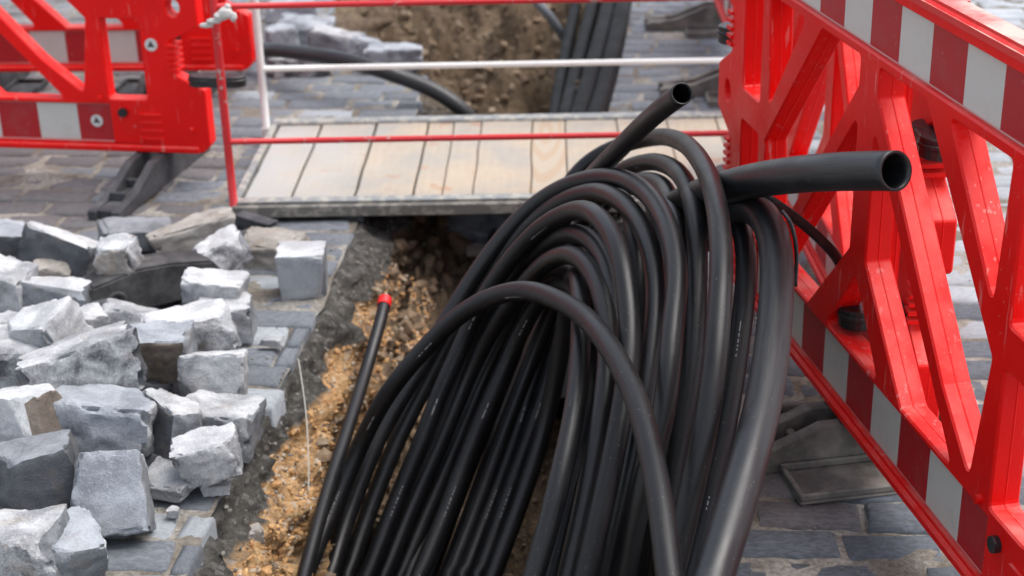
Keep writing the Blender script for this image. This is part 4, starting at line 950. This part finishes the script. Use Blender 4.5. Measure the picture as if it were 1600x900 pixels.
def plate(name, outer, holes, y0, y1, m, bevel=0.0, seam=0.0):
    """flat plate in x/z between y0 and y1 with holes; walls get a raised mould seam"""
    loops = [outer] + holes
    tess = tessellate_polygon([[Vector((p[0], p[1], 0)) for p in l] for l in loops])
    flat = [p for l in loops for p in l]
    n = len(flat)
    bv = bevel
    # inset ring for the chamfer
    def inset(l, d):
        res = []
        k = len(l)
        area = sum(l[i][0] * l[(i + 1) % k][1] - l[(i + 1) % k][0] * l[i][1] for i in range(k))
        s = 1 if area > 0 else -1
        for i in range(k):
            a, b, c = Vector(l[i - 1]), Vector(l[i]), Vector(l[(i + 1) % k])
            e1, e2 = (b - a), (c - b)
            if e1.length < 1e-7: e1 = e2
            if e2.length < 1e-7: e2 = e1
            n1 = Vector((-e1.y, e1.x)).normalized() * s; n2 = Vector((-e2.y, e2.x)).normalized() * s
            nn = (n1 + n2)
            nn = nn.normalized() if nn.length > 1e-6 else n1
            res.append(tuple(b + nn * d / max(0.5, nn.dot(n1))))
        return res
    ins = inset(outer, bv)
    insh = [inset(h, -bv) for h in holes]
    flat_in = ins + [p for h in insh for p in h]
    V, F = [], []
    rings = []
    for y, src in ((y0, flat_in), (y0 + bv, flat), ((y0 + y1) / 2 - 0.002, flat), ((y0 + y1) / 2, None), ((y0 + y1) / 2 + 0.002, flat), (y1 - bv, flat), (y1, flat_in)):
        if src is None:
            src = inset(outer, -seam) + [p for h in holes for p in inset(h, seam)]
        rings.append(len(V))
        V += [(p[0], y, p[1]) for p in src]
    for t in tess:
        F.append(tuple(t)); F.append(tuple(rings[-1] + i for i in reversed(t)))
    off = 0
    for l in loops:
        k = len(l)
        for ra, rb in zip(rings, rings[1:]):
            for i in range(k):
                j = (i + 1) % k
                F.append((ra + off + i, rb + off + i, rb + off + j, ra + off + j))
        off += k
    me = mesh(name, V, F, m)
    bm = bmesh.new(); bm.from_mesh(me); bmesh.ops.recalc_face_normals(bm, faces=bm.faces); bm.to_mesh(me); bm.free()
    return me

HALF = 0.90
def mirror(p): return [(-x, z) for x, z in reversed(p)]
def barrier_meshes():
    right = [(0.87, 0.100), (0.895, 0.125), (0.895, 0.295), (0.80, 0.345), (0.80, 0.44), (0.895, 0.485), (0.895, 0.59), (0.80, 0.64), (0.80, 0.735), (0.895, 0.785), (0.895, 0.96), (0.87, 0.985)]
    outer = fillet(right + mirror(right), 0.012, 3)
    bt = 0.590
    H = []
    for z0, z1 in ((0.262, 0.505), (0.578, 0.822)):
        w_ = [(0.592, z0), (0.712, z0), (0.712, z1), (0.592, z1)]
        H += [w_, mirror(w_)]
    h1 = [(0.532, 0.588), (0.548, 0.824), (0.333, 0.824)]
    h2 = [(0.514, 0.278), (0.548, 0.505), (0.240, 0.826), (0.046, 0.826), (0.046, 0.772), (0.393, 0.381)]
    h3 = [(0.452, 0.258), (0.040, 0.712), (0.040, 0.458), (0.240, 0.258)]
    for h in (h1, h2, h3): H += [h, mirror(h)]
    H.append([(-0.132, 0.258), (0.132, 0.258), (0.0, 0.415)])
    H = [fillet(h, 0.011, 3) for h in H]
    for z0, z1 in ((0.125, 0.245), (0.845, 0.952)):
        H.append([(-bt, z0), (bt, z0), (bt, z1), (-bt, z1)])
    for s in (-1, 1):
        H.append([(s * 0.822 + 0.021 * math.cos(a), 0.540 + 0.026 * math.sin(a)) for a in [k * math.pi / 6 for k in range(12)]])
    body = plate("barrier_body", outer, H, -0.026, 0.026, RED, bevel=0.0035, seam=0.0012)
    # boards
    boards = []
    for z0, z1 in ((0.125, 0.245), (0.845, 0.952)):
        V, F, MI = [], [], []
        def quad(a, b, c, d, mi): 
            k = len(V); V.extend((a, b, c, d)); F.append((k, k + 1, k + 2, k + 3)); MI.append(mi)
        X0 = -bt + 0.004; X1 = bt - 0.004
        cuts = [X1, X1 - 0.106]
        while cuts[-1] - 0.1275 > X0 + 0.03: cuts.append(cuts[-1] - 0.1275)
        cuts.append(X0)
        quad((-bt, -0.014, z0), (bt, -0.014, z0), (bt, -0.014, z1), (-bt, -0.014, z1), 2)
        quad((bt, 0.014, z0), (-bt, 0.014, z0), (-bt, 0.014, z1), (bt, 0.014, z1), 2)
        for k in range(len(cuts) - 1):
            b, a = cuts[k], cuts[k + 1]
            for y, fl in ((-0.0155, 0), (0.0155, 1)):
                q = [(a, y, z0 + 0.004), (b, y, z0 + 0.004), (b, y, z1 - 0.004), (a, y, z1 - 0.004)]
                if fl: q.reverse()
                quad(*q, (k % 2))
        boards.append(mesh("striped_board", V, F, [SH_RED, SH_WHITE, SH_EDGE], mi=MI))
    # rails
    bm = bmesh.new()
    box(bm, -0.875, 0.875, -0.029, 0.029, 0.961, 0.990)
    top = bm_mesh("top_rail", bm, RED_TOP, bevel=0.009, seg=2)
    bm = bmesh.new()
    box(bm, -0.86, 0.86, -0.033, 0.033, 0.098, 0.119)
    bot = bm_mesh("bottom_rail", bm, RED, bevel=0.005, seg=1)
    bm = bmesh.new()
    for s in (-1, 1):
        for y in (-1, 1):
            for z0 in (0.14, 0.165, 0.19, 0.215):
                box(bm, s * 0.715 - 0.035, s * 0.715 + 0.035, y * 0.0265 - 0.005, y * 0.0265 + 0.005, z0 - 0.003, z0 + 0.003)
        for zc in (0.39, 0.69):
            for q in range(5):
                z0 = zc - 0.036 + 0.018 * q
                box(bm, s * 0.806 - 0.02, s * 0.806 + 0.012, -0.031, 0.031, z0 - 0.004, z0 + 0.004)
    ribs = bm_mesh("grip_ribs", bm, RED)
    return body, boards, top, bot, ribs
BM = barrier_meshes()

def cyl(bm, c, axis, r_, h, seg=16):
    m = Vector((0, 0, 1)).rotation_difference(Vector(axis)).to_matrix().to_4x4()
    m.translation = Vector(c)
    bmesh.ops.create_cone(bm, cap_ends=True, segments=seg, radius1=r_, radius2=r_, depth=h, matrix=m)

def sticker():
    bm = bmesh.new(); cyl(bm, (0, 0, 0), (0, 1, 0), 0.019, 0.002, 20)
    a = bm_mesh("round_sticker", bm, LABELM)
    bm = bmesh.new()
    for k in range(3):
        t = k * 2.094 + 1.57
        p = [(0.013 * math.cos(t), 0.013 * math.sin(t)), (0.006 * math.cos(t + 0.9), 0.006 * math.sin(t + 0.9)), (0.003 * math.cos(t + 2), 0.003 * math.sin(t + 2)), (0.006 * math.cos(t - 0.9), 0.006 * math.sin(t - 0.9))]
        bm.faces.new([bm.verts.new((x, -0.0018, z)) for x, z in p])
    b = bm_mesh("sticker_mark", bm, INK)
    return a, b
STK = sticker()
bm = bmesh.new(); cyl(bm, (0, 0, 0), (0, 1, 0), 0.014, 0.075, 14); KNOB = bm_mesh("knob", bm, CLIPM)
bm = bmesh.new(); cyl(bm, (0, 0, 0), (0, 1, 0), 0.008, 0.07, 12); STUD = bm_mesh("stud", bm, RED)

def foot_mesh(m, ln=0.31, wd=0.055, plates=True):
    """rubber barrier foot: long base bar across the barrier with a waisted block and sloping wings"""
    bm = bmesh.new()
    prof = [(-ln, 0.0), (-ln, 0.03), (-ln * 0.62, 0.045), (-ln * 0.34, 0.078), (-0.07, 0.094), (0.07, 0.094), (ln * 0.34, 0.078), (ln * 0.62, 0.045), (ln, 0.03), (ln, 0.0)]
    for s in (-1, 1):
        a = [bm.verts.new((s * wd * 0.95, y, z)) for y, z in prof]
        b = [bm.verts.new((s * wd * 0.45, y, z)) for y, z in prof]
        bm.faces.new(a); bm.faces.new(b)
        for i in range(len(a)):
            j = (i + 1) % len(a); bm.faces.new((a[i], a[j], b[j], b[i]))
    bmesh.ops.recalc_face_normals(bm, faces=bm.faces)
    box(bm, -wd * 0.46, wd * 0.46, -ln * 0.96, ln * 0.96, 0.002, 0.03)
    for y in (-ln * 0.7, -ln * 0.35, 0, ln * 0.35, ln * 0.7):
        box(bm, -wd * 0.46, wd * 0.46, y - 0.008, y + 0.008, 0.0305, 0.055)
    for s in ((-1, 1) if plates else ()):
        xa, xb = s * wd, s * (wd + 0.125)
        x0_, x1_ = min(xa, xb), max(xa, xb)
        box(bm, x0_, x1_, -ln * 0.5, ln * 0.5, 0.0, 0.008)
        for q in (x0_, x1_ - 0.008): box(bm, q, q + 0.008, -ln * 0.5, ln * 0.5, 0.0085, 0.024)
        for q in (-ln * 0.5, ln * 0.5 - 0.010): box(bm, x0_ + 0.009, x1_ - 0.009, q, q + 0.010, 0.0085, 0.0225)
    return bm_mesh("rubber_foot", bm, m, bevel=0.003)
FOOT_K, FOOT_D, FOOT_G = foot_mesh(RUBBER), foot_mesh(RUBBER_D), foot_mesh(RUBBER_G)

def clip_mesh():
    bm = bmesh.new()
    for (cx, cy) in ((-0.032, 0), (0.032, 0)):
        for r_, h, z in ((0.036, 0.040, 0), (0.039, 0.010, 0.004)):
            cyl(bm, (cx, cy, z), (0, 0, 1), r_, h, 20)
    box(bm, -0.034, 0.034, -0.034, 0.034, -0.019, 0.019)
    return bm_mesh("hinge_clip", bm, CLIPM, bevel=0.002)
CLIP = clip_mesh()

def barrier(label, centre, rz, feet=(), dz=0.0, clips=(), stickers=False, fm=FOOT_K, tilt=0.0):
    e = empty("plastic_barrier", centre, rz)
    e.rotation_euler = (tilt, 0, rz)
    tag(e, label, "barrier", "red plastic barriers round the trench")
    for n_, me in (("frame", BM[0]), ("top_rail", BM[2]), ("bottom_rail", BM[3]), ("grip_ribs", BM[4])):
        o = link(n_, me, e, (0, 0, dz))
    o["kind"] = 'stuff'
    link("striped_board", BM[1][0], e, (0, 0, dz)); link("striped_board", BM[1][1], e, (0, 0, dz))
    for s in (-1, 1):
        link("knob", KNOB, e, (s * 0.632, 0, 0.222 + dz))
        link("stud", STUD, e, (s * 0.562, 0.0, 0.262 + dz)); link("stud", STUD, e, (s * 0.84, 0.0, 0.17 + dz))
    for x in feet:
        link("rubber_foot", fm, e, (x, 0, 0))
    for (x, y, z, a) in clips:
        link("hinge_clip", CLIP, e, (x, y, z + dz), (0, 0, a))
    if stickers:
        for x, z in ((0.540, 0.19), (0.745, 0.43)):
            y = -0.0185 if x < 0.6 else -0.0285
            k = link("round_sticker", STK[0], e, (x, y, z + dz)); link("sticker_mark", STK[1], k, (0, 0, 0))
    return e

# the near barrier on the right, running away from the camera
d1 = Vector((0.746 - 0.596, 2.137 - 3.052)).normalized()
def on1(s): return (0.596 + d1.x * s, 3.052 + d1.y * s)
cx, cy = on1(0.358)
off = Vector((-d1.y, d1.x)) * 0.0           # face of the board sits on the measured plane
nrm = Vector((d1.y, -d1.x)).normalized()
if nrm.x < 0: nrm = -nrm
rz1 = math.atan2(d1.y, d1.x)
barrier("tall red barrier in the right foreground beside the coiled ducts", (cx + nrm.x * 0.016, cy + nrm.y * 0.016, 0), rz1,
        feet=(-0.06,), fm=FOOT_D, clips=((-0.86, 0.03, 0.66, 1.2), (-0.86, 0.03, 0.31, 1.2)))
# second barrier standing close behind the first
barrier("red barrier half hidden right behind the foreground one, its ribbed end showing", (0.785, 3.565, 0), R(90.5),
        feet=(), dz=-0.06, clips=((-0.86, 0.02, 0.735, 0.0), (-0.775, 0.085, 0.350, 1.57)))
barrier("farther red barrier on the right with two grey feet on the paving", (0.86, 5.78, 0), R(88), feet=(-0.48, 0.45), fm=FOOT_D)
# the left pair
pL, pR = Vector((-1.558, 4.599)), Vector((-0.93, 4.486))
dl = (pR - pL).normalized(); end = pL + dl * 0.69
c0 = end - dl * HALF
barrier("red barrier at the upper left with round stickers, nearer of the two", (c0.x, c0.y + 0.02, 0), math.atan2(dl.y, dl.x), feet=(), stickers=True)
link("rubber_foot", foot_mesh(RUBBER_G, 0.33, 0.052, False), bpy.data.objects["plastic_barrier.003"], (0.70, -0.03, 0), (0, 0, R(-3)))
dl2 = Vector((-0.908 + 1.812, 5.406 - 5.477)).normalized(); end2 = Vector((-0.885, 5.40))
c0 = end2 - dl2 * HALF
barrier("red barrier at the upper left standing behind the stickered one", (c0.x, c0.y + 0.02, 0), math.atan2(dl2.y, dl2.x), feet=(-0.1, 0.55), fm=FOOT_K)

# ------------------------------------------------------------------ foot bridge with its hand rails
br = empty("foot_bridge", (0.0, 4.5, 0), 0)
tag(br, "timber decked foot bridge with red and white hand rails crossing the trench", "bridge")
BR_A = R(-1.6)
br.rotation_euler = (0, 0, BR_A)
xs = [-0.755, -0.615, -0.435, -0.265, -0.185, -0.095, 0.068, 0.175, 0.34, 0.50, 0.66, 0.80]
y0, y1 = -0.335, 0.365
for i, (a, b) in enumerate(zip(xs, xs[1:])):
    g = 0.0042 if i in (0, 1, 2) else 0.0014
    n = 8
    V, F = [], []
    for k in range(n + 1):
        t = k / n; y = y0 + (y1 - y0) * t
        ja = 0.004 * noise.noise(Vector((i * 3.1, t * 4, 0))); jb = 0.004 * noise.noise(Vector(((i + 1) * 3.1, t * 4, 0)))
        c_ = (a + b) / 2
        for x, z in ((a + g + ja, 0.012), (a + g + ja, 0.048), (a + g + ja + 0.004, 0.052), (b - g + jb - 0.004, 0.052), (b - g + jb, 0.048), (b - g + jb, 0.012)):
            V.append((x - c_, y, z + 0.0015 * ((i * 7) % 3 - 1)))
    for k in range(n):
        for j in range(6):
            q = k * 6; j2 = (j + 1) % 6
            F.append((q + j, q + j2, q + 6 + j2, q + 6 + j))
    F.append((5, 4, 3, 2, 1, 0)); F.append(tuple(n * 6 + j for j in range(6)))
    o = link("plank", mesh("plank", V, F, WOOD_K if i == 6 else WOOD), br, ((a + b) / 2, 0, 0))
    if i == 6: o["label"] = "plank with a strong ringed knot pattern"
link("front_beam", box_mesh("front_beam", -0.775, 0.82, y0 - 0.045, y0 - 0.002, 0.014, 0.050, STEEL, 0.004), br)
link("edge_strip", box_mesh("edge_strip", -0.77, 0.815, y0 - 0.030, y0 + 0.006, 0.0515, 0.058, STEEL2, 0.001), br)
link("back_beam", box_mesh("back_beam", -0.775, 0.82, y1 + 0.002, y1 + 0.050, 0.002, 0.062, STEEL2, 0.004), br)
link("side_beam", box_mesh("side_beam", -0.778, -0.757, y0, y1, 0.002, 0.060, STEEL2, 0.002), br)
link("side_beam", box_mesh("side_beam", 0.802, 0.822, y0, y1, 0.002, 0.060, STEEL2, 0.002), br)
def rail_set(name, y, m, rr, rp, x0, x1, zs):
    e = link(name, None, br)
    def bar(nm, a, b, rad):
        P = [Vector(a).lerp(Vector(b), k / 6) for k in range(7)]
        link(nm, tube(nm, P, rad, m, 12, cap=True), e)
    for x in (x0, x1):
        bar("post", (x, y, 0.03), (x, y, 1.02), rp)
        link("post_base", box_mesh("post_base", x - 0.015, x + 0.015, y - 0.014, y + 0.014, 0.006, 0.04, m, 0.002), e)
    for z in zs: bar("rail", (x0, y, z), (x1, y, z), rr)
rail_set("red_hand_rail", y0 - 0.024, RAIL_R, 0.0085, 0.012, -0.77, 0.79, (0.235, 0.615, 1.0))
rail_set("white_hand_rail", y1 + 0.026, RAIL_W, 0.0095, 0.0125, -0.800, 0.80, (0.235, 0.615, 1.0))
# rag tied round the red post
rag = bmesh.new()
for (x, y, z, a_, b_, c_) in ((-0.742, 4.118, 0.606, 0.020, 0.014, 0.016), (-0.758, 4.122, 0.598, 0.016, 0.016, 0.012), (-0.775, 4.12, 0.586, 0.020, 0.008, 0.008), (-0.797, 4.125, 0.574, 0.018, 0.006, 0.007), (-0.722, 4.115, 0.597, 0.010, 0.008, 0.013), (-0.735, 4.12, 0.622, 0.008, 0.008, 0.012)):
    g = bmesh.ops.create_icosphere(rag, subdivisions=3, radius=1.0)
    for v in g['verts']:
        q = v.co * (1 + 0.35 * noise.noise(v.co * 2.2 + Vector((x * 90, 0, z * 50))))
        v.co = Vector((x + q.x * a_, y + q.y * b_, z + q.z * c_))
o = link("tied_rag", bm_mesh("tied_rag", rag, CLOTH, smooth=True)); tag(o, "dirty white rag knotted where the red post meets its top rail", "rag")
o = link("joining_clip", CLIP, None, (-0.835, 4.40, 0.345), (0, 0, R(-8))); tag(o, "black clip joining the stickered barrier to the red bridge post", "clip")
o.scale = (1.25, 0.8, 0.8)

# ------------------------------------------------------------------ loose rubber feet
def holed_foot():
    bm = bmesh.new()
    sec = [(-0.185, 0.05), (-0.16, 0.09), (-0.04, 0.11), (0.04, 0.105), (0.15, 0.085), (0.175, 0.05)]
    n = len(sec)
    rows = []
    for x, h in sec:
        w_ = 0.05
        rows.append([bm.verts.new(p) for p in ((x, -w_, 0), (x, -w_, h), (x, w_ * 0.9, h), (x, w_ * 0.9, 0))])
    for a, b in zip(rows, rows[1:]):
        for k in range(4):
            bm.faces.new((a[k], a[(k + 1) % 4], b[(k + 1) % 4], b[k]))
    bm.faces.new(rows[0]); bm.faces.new(rows[-1])
    bmesh.ops.recalc_face_normals(bm, faces=bm.faces)
    return bm_mesh("rubber_block", bm, RUBBER, bevel=0.006, seg=2)
f1 = empty("rubber_block", (-0.895, 3.57, 0.02), R(33)); tag(f1, "black rubber barrier foot with two round holes lying in the rubble", "rubber foot")
link("block", holed_foot(), f1)
def ring_mesh():
    V, F = [], []
    for j, (r_, y) in enumerate(((0.024, 0.0), (0.026, -0.006), (0.018, -0.006), (0.011, -0.002), (0.010, 0.0005), (0.0, 0.0005))):
        for k in range(18):
            a = 2 * math.pi * k / 18; V.append((r_ * math.cos(a), y, r_ * math.sin(a)))
    for j in range(5):
        for k in range(18):
            F.append((j * 18 + k, j * 18 + (k + 1) % 18, (j + 1) * 18 + (k + 1) % 18, (j + 1) * 18 + k))
    return mesh("hole", V, F, [RUBBER, INK], smooth=True, mi=[1 if j >= 3 else 0 for j in range(5) for k in range(18)])  # dark wall and disc paint the shade inside the hole
RG = ring_mesh()
for x, z in ((-0.105, 0.045), (0.11, 0.05)):
    link("bolt_hole", RG, f1, (x, -0.0515, z))
f2 = link("rubber_wedge", foot_mesh(RUBBER_G, 0.17, 0.085, False), None, (-0.735, 3.99, 0.0), (0, 0, R(52))); f2.scale = (1, 1, 0.6)
tag(f2, "dark rubber foot lying flat against the near left corner of the bridge", "rubber foot")

# ------------------------------------------------------------------ ducts
coil = empty("duct_coil", (-0.05, 2.6, 0)); tag(coil, "big coil of black plastic duct bulging out of the trench", "pipe coil", "duct coils in the trench")
def child(name, me, par):
    o = link(name, me, par); o.location = -par.location; return o
for i, p in enumerate(LOOPS):
    path = relax(spline(p, 0.02, closed=True), 10, True)
    ph = i * 7.7
    for q, p_ in enumerate(path):
        p_ += Vector((noise.noise(p_ * 3 + Vector((ph, 0, 0))), noise.noise(p_ * 3 + Vector((0, ph, 0))), noise.noise(p_ * 3 + Vector((0, 0, ph))))) * 0.004
    printed = i in (0, 2, 4, 5, 7, 8, 10)
    child("loop", tube("loop", path, 0.0200, PIPE_T if printed else PIPE, 20, closed=True, face_at=int(len(path) * 0.10)), coil)
path = relax(spline(FREE_SMALL, 0.015), 6)
child("open_end", tube("open_end", path, 0.0205, PIPE, 26, hollow=0.0180), coil)
big = empty("thick_duct_coil", (0.2, 2.5, 0)); tag(big, "thick black duct at the right of the coil, open end pointing at the barrier", "pipe coil", "duct coils in the trench")
child("loop", tube("loop", relax(spline(BIG, 0.02, closed=True), 8, True), 0.0300, PIPE_B, 28, closed=True), big)
child("loop", tube("loop", relax(spline(BIG2, 0.02, closed=True), 8, True), 0.0200, PIPE_T, 24, closed=True), big)
child("open_end", tube("open_end", relax(spline(FREE_BIG, 0.015), 6), 0.0322, PIPE_B, 36, hollow=0.0275), big)
def ribbon(name, pts, w_, th, m):
    P = relax(spline(pts, 0.012), 3)
    return tube(name, P, w_, m, 8, flat=th, cap=True)
o = link("strap", ribbon("strap", STRAP, 0.0105, 0.22, CLIPM)); tag(o, "flat black strap running from the thick duct towards the red barrier", "strap")
o = link("cable_tie", ribbon("cable_tie", TIE, 0.004, 0.5, CLIPM)); tag(o, "thin black cord hanging down beside the thick duct", "cord")
rc = empty("capped_duct", (-0.4, 3.2, -0.2)); tag(rc, "thin black duct with a red end cap leaning in the trench left of the coil", "pipe")
pc = spline(RED_CAP, 0.02)
child("pipe", tube("pipe", pc, 0.0155, PIPE, 18), rc)
a, b = Vector(RED_CAP[0]), Vector(RED_CAP[1]); dd = (a - b).normalized()
child("cap", tube("cap", [a - dd * 0.018, a - dd * 0.01, a + dd * 0.006, a + dd * 0.0085], 0.0175, REDCAP, 20, cap=True), rc)
o = link("curved_duct", tube("curved_duct", relax(spline(BACK_DUCT, 0.03), 4), 0.027, PIPE_B, 22, hollow=0.024)); tag(o, "thick black duct curving over the stones down into the far trench", "pipe")
o = link("grey_duct", tube("grey_duct", relax(spline(GREY_DUCT, 0.03), 3), 0.02, PIPE_G, 16)); tag(o, "slim grey duct bending down into the far trench", "pipe")
for i, (P_, rad, lab) in enumerate((
        (TRENCH_DUCT0, 0.036, "straight black duct nearest the right lip of the far trench"),
        (TRENCH_DUCT1, 0.036, "second black duct from the right lip of the far trench"),
        (TRENCH_DUCT2, 0.030, "third black duct from the right lip of the far trench"),
        (TRENCH_DUCT3, 0.026, "black duct farthest from the right lip of the far trench"))):
    o = link("straight_duct", tube("straight_duct", relax(spline(P_, 0.04), 3), rad, PIPE_F, 18)); tag(o, lab, "pipe", "black ducts lying in the far trench")
P = spline([(-0.497, 3.255, 0.0), (-0.485, 3.2, -0.03), (-0.47, 3.12, -0.07), (-0.455, 3.0, -0.12), (-0.45, 2.93, -0.16)], 0.01)
o = link("wire", tube("wire", P, 0.0016, WIRE, 6)); tag(o, "thin pale wire hanging over the trench lip", "wire")
